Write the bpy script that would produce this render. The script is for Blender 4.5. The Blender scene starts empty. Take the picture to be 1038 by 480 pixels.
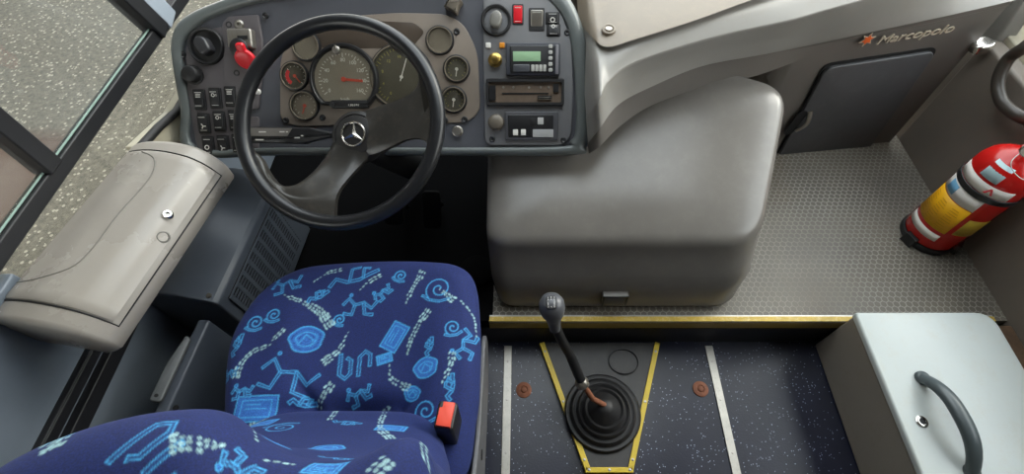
import bpy, bmesh, math, random
import numpy as np
from mathutils import Matrix, Vector
random.seed(7)
PI=math.pi
C=bpy.context.scene
COL=C.collection
# ------------------------------------------------------------ camera model
F=486.0; PITCH=math.radians(56.3); CP,SP=math.cos(PITCH),math.sin(PITCH); CX,CY=533.0,240.0; CH=1.5
def ray(u,v):
    dx=(u-CX)/F; dy=(CY-v)/F
    return Vector((dx, CP+dy*SP, -SP+dy*CP))
O=Vector((0,0,CH))
def at_z(u,v,z): r=ray(u,v); return O+r*((z-CH)/r.z)
def at_y(u,v,y): r=ray(u,v); return O+r*(y/r.y)
def at_x(u,v,x): r=ray(u,v); return O+r*(x/r.x)
def at_t(u,v,t): return O+ray(u,v)*t
# ------------------------------------------------------------ materials
MATS={}
def nt(name):
    m=bpy.data.materials.new(name); m.use_nodes=True
    n=m.node_tree; b=n.nodes['Principled BSDF']; return m,n,b
def lin(c): return tuple(((x/12.92) if x<=.04045 else ((x+.055)/1.055)**2.4) for x in c)
def H(s): s=s.lstrip('#'); return lin(tuple(int(s[i:i+2],16)/255 for i in (0,2,4)))
def plastic(name,col,rough=.5,var=.12,scale=9,bump=.15,bscale=600,metal=0,spec=.5,rvar=.15,dirt=None,dirt_amt=.0,dist=.0006):
    if name in MATS: return MATS[name]
    m,n,b=nt(name); L=n.links; N=n.nodes
    tc=N.new('ShaderNodeTexCoord')
    n1=N.new('ShaderNodeTexNoise'); n1.inputs['Scale'].default_value=scale; n1.inputs['Detail'].default_value=6; n1.inputs['Roughness'].default_value=.65
    L.new(tc.outputs['Object'],n1.inputs['Vector'])
    r=N.new('ShaderNodeValToRGB'); c=H(col) if isinstance(col,str) else col
    r.color_ramp.elements[0].position=.3; r.color_ramp.elements[1].position=.7
    r.color_ramp.elements[0].color=(*[x*(1-var) for x in c],1); r.color_ramp.elements[1].color=(*[min(1,x*(1+var)) for x in c],1)
    L.new(n1.outputs['Fac'],r.inputs['Fac'])
    out=r.outputs['Color']
    if dirt:
        n3=N.new('ShaderNodeTexNoise'); n3.inputs['Scale'].default_value=scale*4; n3.inputs['Detail'].default_value=8; n3.inputs['Roughness'].default_value=.8
        L.new(tc.outputs['Object'],n3.inputs['Vector'])
        mr=N.new('ShaderNodeMapRange'); mr.inputs[1].default_value=.5; mr.inputs[2].default_value=.72; mr.inputs[4].default_value=dirt_amt
        L.new(n3.outputs['Fac'],mr.inputs[0])
        mx=N.new('ShaderNodeMix'); mx.data_type='RGBA'; L.new(mr.outputs[0],mx.inputs[0]); L.new(out,mx.inputs[6]); mx.inputs[7].default_value=(*H(dirt),1)
        out=mx.outputs[2]
    L.new(out,b.inputs['Base Color'])
    mr=N.new('ShaderNodeMapRange'); mr.inputs[3].default_value=max(.02,rough-rvar*.5); mr.inputs[4].default_value=min(1,rough+rvar*.5)
    L.new(n1.outputs['Fac'],mr.inputs[0]); L.new(mr.outputs[0],b.inputs['Roughness'])
    b.inputs['Metallic'].default_value=metal; b.inputs['Specular IOR Level'].default_value=spec
    if bump>0:
        n2=N.new('ShaderNodeTexNoise'); n2.inputs['Scale'].default_value=bscale; n2.inputs['Detail'].default_value=2
        L.new(tc.outputs['Object'],n2.inputs['Vector'])
        bp=N.new('ShaderNodeBump'); bp.inputs['Strength'].default_value=bump; bp.inputs['Distance'].default_value=dist
        L.new(n2.outputs['Fac'],bp.inputs['Height']); L.new(bp.outputs[0],b.inputs['Normal'])
    MATS[name]=m; return m
M={}
M['dash']=plastic('silver_grey_dash',  '#8c8984',.36,.06,5,.12,700,dirt='#7b7062',dirt_amt=.25)
M['dashtop']=plastic('beige_grey_dash_top','#786d5f',.42,.06,5,.15,700,dirt='#8b7d68',dirt_amt=.3)
M['dashlow']=plastic('taupe_grey_fascia','#625d58',.45,.08,5,.15,700,dirt='#5b5148',dirt_amt=.3)
M['door']=plastic('grey_storage_door','#4c4c4e',.42,.08,6,.12,700,dirt='#6a6a68',dirt_amt=.2)
M['cover']=plastic('grey_engine_cover','#716d68',.25,.10,4,.22,420,dirt='#8b8780',dirt_amt=.14)
M['frame']=plastic('grey_green_bezel','#5f6463',.32,.08,8,.1,700)
M['panel']=plastic('warm_dark_panel','#7c7166',.45,.10,8,.12,800,dirt='#7a6c5a',dirt_amt=.25)
M['panelR']=plastic('grey_control_panel','#6e6e70',.45,.08,8,.1,800,dirt='#7b7265',dirt_amt=.15)
M['panelL']=plastic('dark_switch_panel','#5a5557',.45,.08,8,.1,800)
M['hood']=plastic('slate_hood','#4f5056',.42,.08,8,.1,800)
M['black']=plastic('black_plastic','#1b1b1d',.4,.15,12,.08,800)
M['rubber']=plastic('black_rubber','#1d1c1d',.55,.15,14,.15,500)
M['wheel']=plastic('black_wheel_rim','#1b1c1f',.33,.12,20,.25,380,rvar=.04)
M['spoke']=plastic('wheel_spoke_grey','#34322f',.30,.14,9,.12,700,dirt='#6a6258',dirt_amt=.3)
M['dark']=plastic('dark_void_plastic','#08080a',.7,.2,6,.0)
M['chrome']=plastic('chrome','#d5d2cc',.2,.05,20,0,metal=1)
M['steel']=plastic('worn_steel','#a8a39b',.38,.15,25,.1,300,metal=.9,dirt='#6b6258',dirt_amt=.4)
M['alu']=plastic('aluminium_strip','#b4b0a8',.42,.12,30,.1,300,metal=.8,dirt='#5d5850',dirt_amt=.5)
M['brass']=plastic('brass','#c2a45e',.3,.1,30,0,metal=1)
M['yellow']=plastic('yellow_trim','#c9ad2e',.42,.12,18,.08,400,dirt='#6f5f1c',dirt_amt=.35)
M['red']=plastic('red_plastic','#d8202c',.35,.05,10,0)
M['redpaint']=plastic('red_enamel','#c01a16',.22,.08,8,0,dirt='#8a1210',dirt_amt=.3)
M['orange']=plastic('orange_red_plastic','#e8503a',.4,.05,10,0)
M['amber']=plastic('amber_lens','#e8952a',.3,.05,10,0)
M['white']=plastic('white_marking','#d9d6cf',.5,.03,10,0)
M['label_yellow']=plastic('yellow_label','#f2b414',.4,.12,16,0,dirt='#c98f14',dirt_amt=.4)
M['label_white']=plastic('white_label','#e6e1da',.4,.06,16,0)
M['label_blue']=plastic('pale_blue_label','#b8d3d8',.4,.1,30,0)
M['boxtop']=plastic('white_painted_metal','#bfc5c2',.34,.05,5,.06,120,dirt='#b3aa98',dirt_amt=.3)
M['boxside']=plastic('beige_painted_metal','#989085',.42,.06,5,.06,120,dirt='#857b68',dirt_amt=.4)
M['locker']=plastic('grey_locker','#97918a',.27,.06,4,.12,600,dirt='#9c9080',dirt_amt=.12)
M['heater']=plastic('blue_grey_housing','#4d535c',.38,.1,5,.12,600)
M['trimdark']=plastic('dark_blue_grey_trim','#6b747f',.36,.12,4,.1,500)
M['wallgrey']=plastic('grey_wall_vinyl','#756d64',.55,.1,4,.2,300,dirt='#7b6c58',dirt_amt=.35)
M['brown']=plastic('brown_board','#5d4836',.55,.2,12,.15,200,dirt='#7a6449',dirt_amt=.4)
M['creamtrim']=plastic('cream_trim','#b3ac98',.45,.06,8,.1,500)
M['pillar']=plastic('pale_pillar','#8f98a3',.4,.05,8,.05,500)
M['winframe']=plastic('black_window_frame','#17181c',.5,.15,12,.05,500)
M['rust']=plastic('rusty_steel','#7b4a33',.7,.25,60,.3,200,dirt='#a5694a',dirt_amt=.6)
M['gauge']=plastic('gauge_face','#7a7063',.4,.1,30,0)
M['gaugedark']=plastic('gauge_face_dark','#4a463b',.35,.1,30,0)
M['lcd']=plastic('green_lcd','#8fb08c',.25,.04,20,0)
M['needle']=plastic('red_needle','#c8452f',.4,.03,10,0)
M['greenish']=plastic('yellow_green_marks','#a8a24a',.5,.1,10,0)
M['roof']=plastic('roof_lining','#78736a',.8,.04,4,0)
M['footmat']=plastic('shade_black_foot_mat','#050506',.9,.2,10,.2,200,spec=.1)  # near-black carries the footwell's shadow in the colour
M['pedal']=plastic('pedal_shade_black','#0c0c0d',.7,.2,10,.1,300,spec=.2)  # darkened so the footwell shade is painted into the pedals
M['grip']=plastic('dark_grey_handle','#4a5254',.34,.06,8,.05,500)

def glass_mat(name,tint,dust=.12,dcol=(.75,.78,.78),speck=0.0,ior=1.45):
    m=bpy.data.materials.new(name); m.use_nodes=True; n=m.node_tree; N=n.nodes; L=n.links; N.clear()
    out=N.new('ShaderNodeOutputMaterial'); tr=N.new('ShaderNodeBsdfTransparent'); tr.inputs[0].default_value=(*tint,1)
    gl=N.new('ShaderNodeBsdfGlossy'); gl.inputs['Roughness'].default_value=.03
    lw=N.new('ShaderNodeLayerWeight'); lw.inputs[0].default_value=.5; pw=N.new('ShaderNodeMath'); pw.operation='POWER'; pw.inputs[1].default_value=5; L.new(lw.outputs['Facing'],pw.inputs[0]); fr=N.new('ShaderNodeMath'); fr.operation='MULTIPLY_ADD'; fr.inputs[1].default_value=.96; fr.inputs[2].default_value=.04; L.new(pw.outputs[0],fr.inputs[0])
    m1=N.new('ShaderNodeMixShader'); L.new(fr.outputs[0],m1.inputs[0]); L.new(tr.outputs[0],m1.inputs[1]); L.new(gl.outputs[0],m1.inputs[2])
    df=N.new('ShaderNodeBsdfDiffuse'); df.inputs[0].default_value=(*dcol,1)
    tc=N.new('ShaderNodeTexCoord'); nz=N.new('ShaderNodeTexNoise'); nz.inputs['Scale'].default_value=5; nz.inputs['Detail'].default_value=8
    L.new(tc.outputs['Object'],nz.inputs['Vector'])
    mr=N.new('ShaderNodeMapRange'); mr.inputs[1].default_value=.3; mr.inputs[2].default_value=.75; mr.inputs[3].default_value=dust*.4; mr.inputs[4].default_value=dust*1.6
    L.new(nz.outputs['Fac'],mr.inputs[0]); fac=mr.outputs[0]
    if speck:
        n2=N.new('ShaderNodeTexNoise'); n2.inputs['Scale'].default_value=140; n2.inputs['Detail'].default_value=4; L.new(tc.outputs['Object'],n2.inputs['Vector'])
        m3=N.new('ShaderNodeMapRange'); m3.inputs[1].default_value=.6; m3.inputs[2].default_value=.75; m3.inputs[4].default_value=speck
        L.new(n2.outputs['Fac'],m3.inputs[0]); ad=N.new('ShaderNodeMath'); ad.operation='ADD'; ad.use_clamp=True
        L.new(fac,ad.inputs[0]); L.new(m3.outputs[0],ad.inputs[1]); fac=ad.outputs[0]
    m2=N.new('ShaderNodeMixShader'); L.new(fac,m2.inputs[0]); L.new(m1.outputs[0],m2.inputs[1]); L.new(df.outputs[0],m2.inputs[2])
    L.new(m2.outputs[0],out.inputs[0]); return m
M['glass']=glass_mat('dusty_window_glass',(.93,.955,.955),.05,(.55,.57,.56),.06)
M['glass2']=glass_mat('clear_window_glass',(.93,.95,.94),.05,(.7,.68,.62),0)
M['lens']=glass_mat('gauge_lens',(.97,.97,.95),.02,(.6,.56,.48),0,1.3)

def speckle_floor():
    m,n,b=nt('blue_sparkle_vinyl'); L=n.links; N=n.nodes
    tc=N.new('ShaderNodeTexCoord'); v=N.new('ShaderNodeTexVoronoi'); v.inputs['Scale'].default_value=190; L.new(tc.outputs['Object'],v.inputs['Vector'])
    lt=N.new('ShaderNodeMath'); lt.operation='LESS_THAN'; lt.inputs[1].default_value=.24; L.new(v.outputs['Distance'],lt.inputs[0])
    sp=N.new('ShaderNodeSeparateColor'); L.new(v.outputs['Color'],sp.inputs[0])
    nz=N.new('ShaderNodeTexNoise'); nz.inputs['Scale'].default_value=9; nz.inputs['Detail'].default_value=6; L.new(tc.outputs['Object'],nz.inputs['Vector'])
    th=N.new('ShaderNodeMapRange'); th.inputs[1].default_value=.35; th.inputs[2].default_value=.68; th.inputs[3].default_value=.97; th.inputs[4].default_value=.70; L.new(nz.outputs['Fac'],th.inputs[0])
    gt=N.new('ShaderNodeMath'); gt.operation='GREATER_THAN'; L.new(sp.outputs[0],gt.inputs[0]); L.new(th.outputs[0],gt.inputs[1])
    mu=N.new('ShaderNodeMath'); mu.operation='MULTIPLY'; L.new(lt.outputs[0],mu.inputs[0]); L.new(gt.outputs[0],mu.inputs[1])
    r=N.new('ShaderNodeValToRGB'); r.color_ramp.elements[0].position=.3; r.color_ramp.elements[1].position=.7
    r.color_ramp.elements[0].color=(*H('#0d1122'),1); r.color_ramp.elements[1].color=(*H('#1d1f30'),1)
    L.new(nz.outputs['Fac'],r.inputs['Fac'])
    # worn grey patches
    n4=N.new('ShaderNodeTexNoise'); n4.inputs['Scale'].default_value=4; n4.inputs['Detail'].default_value=8; L.new(tc.outputs['Object'],n4.inputs['Vector'])
    m4=N.new('ShaderNodeMapRange'); m4.inputs[1].default_value=.45; m4.inputs[2].default_value=.75; m4.inputs[4].default_value=.6; L.new(n4.outputs['Fac'],m4.inputs[0])
    mg=N.new('ShaderNodeMix'); mg.data_type='RGBA'; L.new(m4.outputs[0],mg.inputs[0]); L.new(r.outputs[0],mg.inputs[6]); mg.inputs[7].default_value=(*H('#2a2c35'),1)
    mx=N.new('ShaderNodeMix'); mx.data_type='RGBA'; L.new(mu.outputs[0],mx.inputs[0]); L.new(mg.outputs[2],mx.inputs[6]); mx.inputs[7].default_value=(*H('#a9b1c6'),1)
    L.new(mx.outputs[2],b.inputs['Base Color']); b.inputs['Roughness'].default_value=.33
    bp=N.new('ShaderNodeBump'); bp.inputs['Strength'].default_value=.25; bp.inputs['Distance'].default_value=.0006; L.new(v.outputs['Distance'],bp.inputs['Height']); L.new(bp.outputs[0],b.inputs['Normal'])
    return m
M['sparkle']=speckle_floor()
def hex_floor():
    m,n,b=nt('hexagon_rubber_floor'); L=n.links; N=n.nodes
    tc=N.new('ShaderNodeTexCoord'); S=.0195
    def vm(op,a,bv=None):
        x=N.new('ShaderNodeVectorMath'); x.operation=op
        if hasattr(a,'type') and not isinstance(a,tuple): L.new(a,x.inputs[0])
        else: x.inputs[0].default_value=a
        if bv is not None:
            if isinstance(bv,tuple): x.inputs[1].default_value=bv
            else: L.new(bv,x.inputs[1])
        return x
    def ma(op,a,bb):
        x=N.new('ShaderNodeMath'); x.operation=op
        for i,q in enumerate((a,bb)):
            if isinstance(q,(int,float)): x.inputs[i].default_value=q
            else: L.new(q,x.inputs[i])
        return x.outputs[0]
    base=vm('ADD',tc.outputs['Object'],(50,50,0)).outputs[0]
    sep=N.new('ShaderNodeSeparateXYZ'); L.new(base,sep.inputs[0])
    def cell(ox,oy):
        x=ma('SUBTRACT',ma('MODULO',ma('ADD',sep.outputs[0],ox),S),S/2)
        y=ma('SUBTRACT',ma('MODULO',ma('ADD',sep.outputs[1],oy),S*1.7320508),S*1.7320508/2)
        ln=ma('ADD',ma('MULTIPLY',x,x),ma('MULTIPLY',y,y))
        ax=ma('ABSOLUTE',x,0); ay=ma('ABSOLUTE',y,0)
        hd=ma('MAXIMUM',ax,ma('ADD',ma('MULTIPLY',ax,.5),ma('MULTIPLY',ay,.8660254)))
        return ln,hd
    l1,h1=cell(0,0); l2,h2=cell(S/2,S*.8660254)
    s=ma('LESS_THAN',l1,l2)
    hd=ma('ADD',ma('MULTIPLY',s,h1),ma('MULTIPLY',ma('SUBTRACT',1,s),h2))
    e=N.new('ShaderNodeMapRange'); e.inputs[1].default_value=S*.40; e.inputs[2].default_value=S*.46; L.new(hd,e.inputs[0])
    nz=N.new('ShaderNodeTexNoise'); nz.inputs['Scale'].default_value=5; nz.inputs['Detail'].default_value=8; L.new(tc.outputs['Object'],nz.inputs['Vector'])
    r=N.new('ShaderNodeValToRGB'); r.color_ramp.elements[0].position=.35; r.color_ramp.elements[1].position=.7
    r.color_ramp.elements[0].color=(*H('#5f5a52'),1); r.color_ramp.elements[1].color=(*H('#6e685d'),1); L.new(nz.outputs['Fac'],r.inputs['Fac'])
    # worn fade of the pattern
    n4=N.new('ShaderNodeTexNoise'); n4.inputs['Scale'].default_value=3; n4.inputs['Detail'].default_value=5; L.new(tc.outputs['Object'],n4.inputs['Vector'])
    m4=N.new('ShaderNodeMapRange'); m4.inputs[1].default_value=.35; m4.inputs[2].default_value=.6; m4.inputs[3].default_value=.25; m4.inputs[4].default_value=.8; L.new(n4.outputs['Fac'],m4.inputs[0])
    fac=ma('MULTIPLY',e.outputs[0],m4.outputs[0])
    mx=N.new('ShaderNodeMix'); mx.data_type='RGBA'; L.new(fac,mx.inputs[0]); L.new(r.outputs[0],mx.inputs[6]); mx.inputs[7].default_value=(*H('#a9a499'),1)
    # brown grime
    n5=N.new('ShaderNodeTexNoise'); n5.inputs['Scale'].default_value=2.3; n5.inputs['Detail'].default_value=7; L.new(tc.outputs['Object'],n5.inputs['Vector'])
    m5=N.new('ShaderNodeMapRange'); m5.inputs[1].default_value=.5; m5.inputs[2].default_value=.75; m5.inputs[4].default_value=.6; L.new(n5.outputs['Fac'],m5.inputs[0])
    m6=N.new('ShaderNodeMix'); m6.data_type='RGBA'; L.new(m5.outputs[0],m6.inputs[0]); L.new(mx.outputs[2],m6.inputs[6]); m6.inputs[7].default_value=(*H('#6b5b45'),1)
    L.new(m6.outputs[2],b.inputs['Base Color']); b.inputs['Roughness'].default_value=.5
    bp=N.new('ShaderNodeBump'); bp.inputs['Strength'].default_value=.5; bp.inputs['Distance'].default_value=.0012; L.new(e.outputs[0],bp.inputs['Height']); L.new(bp.outputs[0],b.inputs['Normal'])
    return m
M['hex']=hex_floor()
def gravel():
    m,n,b=nt('gravel_yard'); L=n.links; N=n.nodes
    tc=N.new('ShaderNodeTexCoord'); v=N.new('ShaderNodeTexVoronoi'); v.inputs['Scale'].default_value=46; L.new(tc.outputs['Object'],v.inputs['Vector'])
    sp=N.new('ShaderNodeSeparateColor'); L.new(v.outputs['Color'],sp.inputs[0])
    n1=N.new('ShaderNodeTexNoise'); n1.inputs['Scale'].default_value=30; n1.inputs['Detail'].default_value=9; n1.inputs['Roughness'].default_value=.75; L.new(tc.outputs['Object'],n1.inputs['Vector'])
    r=N.new('ShaderNodeValToRGB'); r.color_ramp.elements[0].position=.3; r.color_ramp.elements[1].position=.72
    r.color_ramp.elements[0].color=(*H('#2c2a26'),1); r.color_ramp.elements[1].color=(*H('#787263'),1); L.new(n1.outputs['Fac'],r.inputs['Fac'])
    gt=N.new('ShaderNodeMath'); gt.operation='GREATER_THAN'; gt.inputs[1].default_value=.80; L.new(sp.outputs[0],gt.inputs[0])
    lt=N.new('ShaderNodeMath'); lt.operation='LESS_THAN'; lt.inputs[1].default_value=.45; L.new(v.outputs['Distance'],lt.inputs[0])
    mu=N.new('ShaderNodeMath'); mu.operation='MULTIPLY'; L.new(gt.outputs[0],mu.inputs[0]); L.new(lt.outputs[0],mu.inputs[1])
    mx=N.new('ShaderNodeMix'); mx.data_type='RGBA'; L.new(mu.outputs[0],mx.inputs[0]); L.new(r.outputs[0],mx.inputs[6]); mx.inputs[7].default_value=(*H('#9a9485'),1)
    # reddish earth away from the tarmac
    sx=N.new('ShaderNodeSeparateXYZ'); L.new(tc.outputs['Object'],sx.inputs[0])
    mr=N.new('ShaderNodeMapRange'); mr.inputs[1].default_value=2.45; mr.inputs[2].default_value=2.3; L.new(sx.outputs[1],mr.inputs[0])
    mr2=N.new('ShaderNodeMapRange'); mr2.inputs[1].default_value=-2.9; mr2.inputs[2].default_value=-3.05; L.new(sx.outputs[0],mr2.inputs[0])
    mm=N.new('ShaderNodeMath'); mm.operation='MULTIPLY'; L.new(mr.outputs[0],mm.inputs[0]); L.new(mr2.outputs[0],mm.inputs[1])
    m7=N.new('ShaderNodeMix'); m7.data_type='RGBA'; L.new(mm.outputs[0],m7.inputs[0]); L.new(mx.outputs[2],m7.inputs[6]); m7.inputs[7].default_value=(*H('#4a362b'),1)
    L.new(m7.outputs[2],b.inputs['Base Color']); b.inputs['Roughness'].default_value=.85
    bp=N.new('ShaderNodeBump'); bp.inputs['Strength'].default_value=.2; bp.inputs['Distance'].default_value=.004; L.new(n1.outputs['Fac'],bp.inputs['Height']); L.new(bp.outputs[0],b.inputs['Normal'])
    return m
M['gravel']=gravel()
def fabric():
    m,n,b=nt('blue_moquette'); L=n.links; N=n.nodes
    at=N.new('ShaderNodeAttribute'); at.attribute_name='print'
    tc=N.new('ShaderNodeTexCoord'); nz=N.new('ShaderNodeTexNoise'); nz.inputs['Scale'].default_value=420; nz.inputs['Detail'].default_value=3; L.new(tc.outputs['Object'],nz.inputs['Vector'])
    mr=N.new('ShaderNodeMapRange'); mr.inputs[1].default_value=.25; mr.inputs[2].default_value=.75; mr.inputs[3].default_value=.65; mr.inputs[4].default_value=1.35; L.new(nz.outputs['Fac'],mr.inputs[0])
    vm=N.new('ShaderNodeVectorMath'); vm.operation='SCALE'; L.new(at.outputs['Color'],vm.inputs[0]); L.new(mr.outputs[0],vm.inputs['Scale'])
    L.new(vm.outputs[0],b.inputs['Base Color']); b.inputs['Roughness'].default_value=.85; b.inputs['Sheen Weight'].default_value=.06; b.inputs['Sheen Tint'].default_value=(.5,.6,1,1)
    bp=N.new('ShaderNodeBump'); bp.inputs['Strength'].default_value=.35; bp.inputs['Distance'].default_value=.001; L.new(nz.outputs['Fac'],bp.inputs['Height']); L.new(bp.outputs[0],b.inputs['Normal'])
    return m
M['fabric']=fabric()

# ------------------------------------------------------------ mesh builder
def spline(pts,n):
    """Catmull-Rom through pts (tuples of any length), n samples per span"""
    P=np.array(pts,float); out=[]
    for i in range(len(P)-1):
        p0=P[i-1] if i>0 else 2*P[0]-P[1]; p1=P[i]; p2=P[i+1]; p3=P[i+2] if i+2<len(P) else 2*P[-1]-P[-2]
        for k in range(n):
            t=k/n
            out.append(.5*((2*p1)+(-p0+p2)*t+(2*p0-5*p1+4*p2-p3)*t*t+(-p0+3*p1-3*p2+p3)*t**3))
    out.append(P[-1]); return np.array(out)
def rrect(w,h,r,n=6,cx=0,cy=0):
    r=min(r,w/2-1e-5,h/2-1e-5); o=[]
    for q,(sx,sy) in enumerate(((1,1),(-1,1),(-1,-1),(1,-1))):
        for k in range(n+1):
            a=q*PI/2+k/n*PI/2
            o.append((cx+sx*(w/2-r)+r*math.cos(a),cy+sy*(h/2-r)+r*math.sin(a)))
    return o
def poly_round(pts,r,n=5):
    """round corners of polygon; r number or list"""
    o=[]; N=len(pts)
    for i in range(N):
        p=Vector(pts[i]).to_2d(); a=Vector(pts[i-1]).to_2d(); b=Vector(pts[(i+1)%N]).to_2d()
        ri=r[i] if isinstance(r,(list,tuple)) else r
        if ri<=1e-6: o.append((p.x,p.y)); continue
        da=(a-p); db=(b-p); ri=min(ri,da.length*.49,db.length*.49)
        pa=p+da.normalized()*ri; pb=p+db.normalized()*ri
        for k in range(n+1):
            t=k/n; q=pa*(1-t)**2+p*2*t*(1-t)+pb*t*t; o.append((q.x,q.y))
    return o
def area(p): return sum(p[i-1][0]*p[i][1]-p[i][0]*p[i-1][1] for i in range(len(p)))/2
class MB:
    def __init__(s,X=None): s.v=[]; s.f=[]; s.X=X or Matrix.Identity(4)
    def add(s,vs,fs,X=None):
        T=s.X@X if X is not None else s.X; k=len(s.v)
        s.v+= [T@Vector(p) for p in vs]; s.f+=[tuple(i+k for i in f) for f in fs]; return s
    def box(s,a,b,X=None):
        x0,y0,z0=a; x1,y1,z1=b
        vs=[(x,y,z) for x in (x0,x1) for y in (y0,y1) for z in (z0,z1)]
        return s.add(vs,[(0,1,3,2),(4,6,7,5),(0,4,5,1),(2,3,7,6),(0,2,6,4),(1,5,7,3)],X)
    def hexa(s,bot,top,X=None):
        return s.add(list(bot)+list(top),[(3,2,1,0),(4,5,6,7)]+[(i,(i+1)%4,4+(i+1)%4,4+i) for i in range(4)],X)
    def rings(s,R,cap0=True,cap1=True,closed=True,X=None):
        n=len(R[0]); vs=[p for r in R for p in r]; fs=[]
        for i in range(len(R)-1):
            for j in range(n if closed else n-1):
                j2=(j+1)%n; fs.append((i*n+j,i*n+j2,(i+1)*n+j2,(i+1)*n+j))
        if cap0: fs.append(tuple(range(n-1,-1,-1)))
        if cap1: k=(len(R)-1)*n; fs.append(tuple(range(k,k+n)))
        return s.add(vs,fs,X)
    def prism(s,poly,z0,z1,bev=0,X=None,nb=3):
        if area(poly)<0: poly=poly[::-1]
        R=[[(x,y,z0) for x,y in poly]]
        if bev<=0: R.append([(x,y,z1) for x,y in poly])
        else:
            cx=sum(p[0] for p in poly)/len(poly); cy=sum(p[1] for p in poly)/len(poly)
            N=len(poly); nor=[]
            for i in range(N):
                a=Vector(poly[i-1]); b=Vector(poly[(i+1)%N]); d=(b-a); 
                nn=Vector((d.y,-d.x)); nn=nn.normalized() if nn.length>1e-9 else Vector((0,0)); nor.append(nn)
            for k in range(nb+1):
                a=k/nb*PI/2; ins=bev*(1-math.cos(a)); zz=z1-bev+bev*math.sin(a)
                R.append([(p[0]-q.x*ins,p[1]-q.y*ins,zz) for p,q in zip(poly,nor)])
        return s.rings(R,X=X)
    def lathe(s,prof,n=32,X=None,cap0=True,cap1=True):
        R=[[(r*math.cos(2*PI*j/n),r*math.sin(2*PI*j/n),z) for j in range(n)] for r,z in prof]
        return s.rings(R,cap0,cap1,X=X)
    def tube(s,pts,r,n=12,closed=False,X=None,cap=True,flat=1.0):
        P=[Vector(p) for p in pts]; N=len(P); R=[]; up=None
        for i in range(N):
            if closed: t=(P[(i+1)%N]-P[i-1])
            else: t=(P[min(i+1,N-1)]-P[max(i-1,0)])
            t.normalize()
            if up is None:
                up=Vector((0,0,1)) if abs(t.z)<.9 else Vector((1,0,0))
            a=(up-t*up.dot(t)).normalized(); b=t.cross(a); up=a
            rr=r[i] if isinstance(r,(list,tuple,np.ndarray)) else r
            R.append([tuple(P[i]+a*rr*math.cos(2*PI*j/n)*flat+b*rr*math.sin(2*PI*j/n)) for j in range(n)])
        if closed: R.append(R[0]); return s.rings(R,False,False,X=X)
        return s.rings(R,cap,cap,X=X)
    def grid(s,G,X=None,closed_u=False):
        n=len(G[0]); vs=[tuple(p) for r in G for p in r]; fs=[]
        for i in range(len(G)-1):
            for j in range(n-1 if not closed_u else n):
                j2=(j+1)%n; fs.append((i*n+j,i*n+j2,(i+1)*n+j2,(i+1)*n+j))
        return s.add(vs,fs,X)
    def text(s,txt,size,X,ext=.0004,shear=0,align='CENTER',sx=1):
        cu=bpy.data.curves.new('t','FONT'); cu.body=txt; cu.size=size; cu.extrude=ext; cu.shear=shear; cu.align_x=align; cu.align_y='CENTER'
        o=bpy.data.objects.new('t',cu); COL.objects.link(o); dg=bpy.context.evaluated_depsgraph_get()
        me=bpy.data.meshes.new_from_object(o.evaluated_get(dg))
        s.add([(v.co.x*sx,v.co.y,v.co.z) for v in me.vertices],[tuple(p.vertices) for p in me.polygons],X)
        bpy.data.objects.remove(o); bpy.data.curves.remove(cu); bpy.data.meshes.remove(me); return s
WM={}
def wm(o): return WM.get(o.name,Matrix.Identity(4))
def link(name,mb,mat,parent=None,smooth=40,bevel=0,seg=2,keep=False,recalc=True,solid=0):
    vs=np.array([tuple(v) for v in mb.v]); c=Vector(((vs[:,0].min()+vs[:,0].max())/2,(vs[:,1].min()+vs[:,1].max())/2,vs[:,2].min()))
    if keep: c=Vector((0,0,0))
    me=bpy.data.meshes.new(name); me.from_pydata([tuple(v-c) for v in mb.v],[],mb.f); me.update()
    if recalc:
        bm=bmesh.new(); bm.from_mesh(me); bmesh.ops.recalc_face_normals(bm,faces=bm.faces); bm.to_mesh(me); bm.free()
    o=bpy.data.objects.new(name,me); COL.objects.link(o)
    if isinstance(mat,(list,tuple)):
        for m in mat: me.materials.append(m)
    else: me.materials.append(mat)
    W=Matrix.Translation(c)
    if smooth:
        me.shade_smooth(); me.set_sharp_from_angle(angle=math.radians(smooth))
    if bevel>0:
        b=o.modifiers.new('b','BEVEL'); b.width=bevel; b.segments=seg; b.limit_method='ANGLE'; b.angle_limit=math.radians(35); b.harden_normals=True
    if solid:
        b=o.modifiers.new('s','SOLIDIFY'); b.thickness=solid; b.offset=-1
    if parent is not None:
        o.parent=parent; o.matrix_parent_inverse=Matrix.Identity(4); o.matrix_basis=wm(parent).inverted()@W
    else: o.matrix_basis=W
    WM[o.name]=W; return o
def thing(name,label,cat,W=None,group=None):
    o=bpy.data.objects.new(name,None); COL.objects.link(o); o.empty_display_size=.05
    if W is None: W=Matrix.Identity(4)
    elif not isinstance(W,Matrix): W=Matrix.Translation(Vector(W))
    o.matrix_basis=W; WM[o.name]=W; return tag(o,label,cat,group)
def tag(o,label=None,cat=None,group=None,kind=None):
    if label: o['label']=label
    if cat: o['category']=cat
    if group: o['group']=group
    if kind: o['kind']=kind
    return o
def struct(name,mb,mat,**k):
    o=link(name,mb,mat,**k); o['kind']='structure'; return o
def frameX(o,x,z):
    """matrix with origin o, local x, local z given"""
    x=Vector(x).normalized(); z=Vector(z).normalized(); y=z.cross(x).normalized(); x=y.cross(z)
    m=Matrix((x,y,z)).transposed().to_4x4(); m.translation=Vector(o); return m
def T(x,y,z=0): return Matrix.Translation((x,y,z))
def RZ(a): return Matrix.Rotation(a,4,'Z')

# ------------------------------------------------------------ SETTING
Zp=.16; YS=.591; XW=-.95; XR=1.45
m=MB(); m.box((XW,-1.3,-.03),(XR,YS-.002,0)); struct('floor',m,M['sparkle'],smooth=0)
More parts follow.
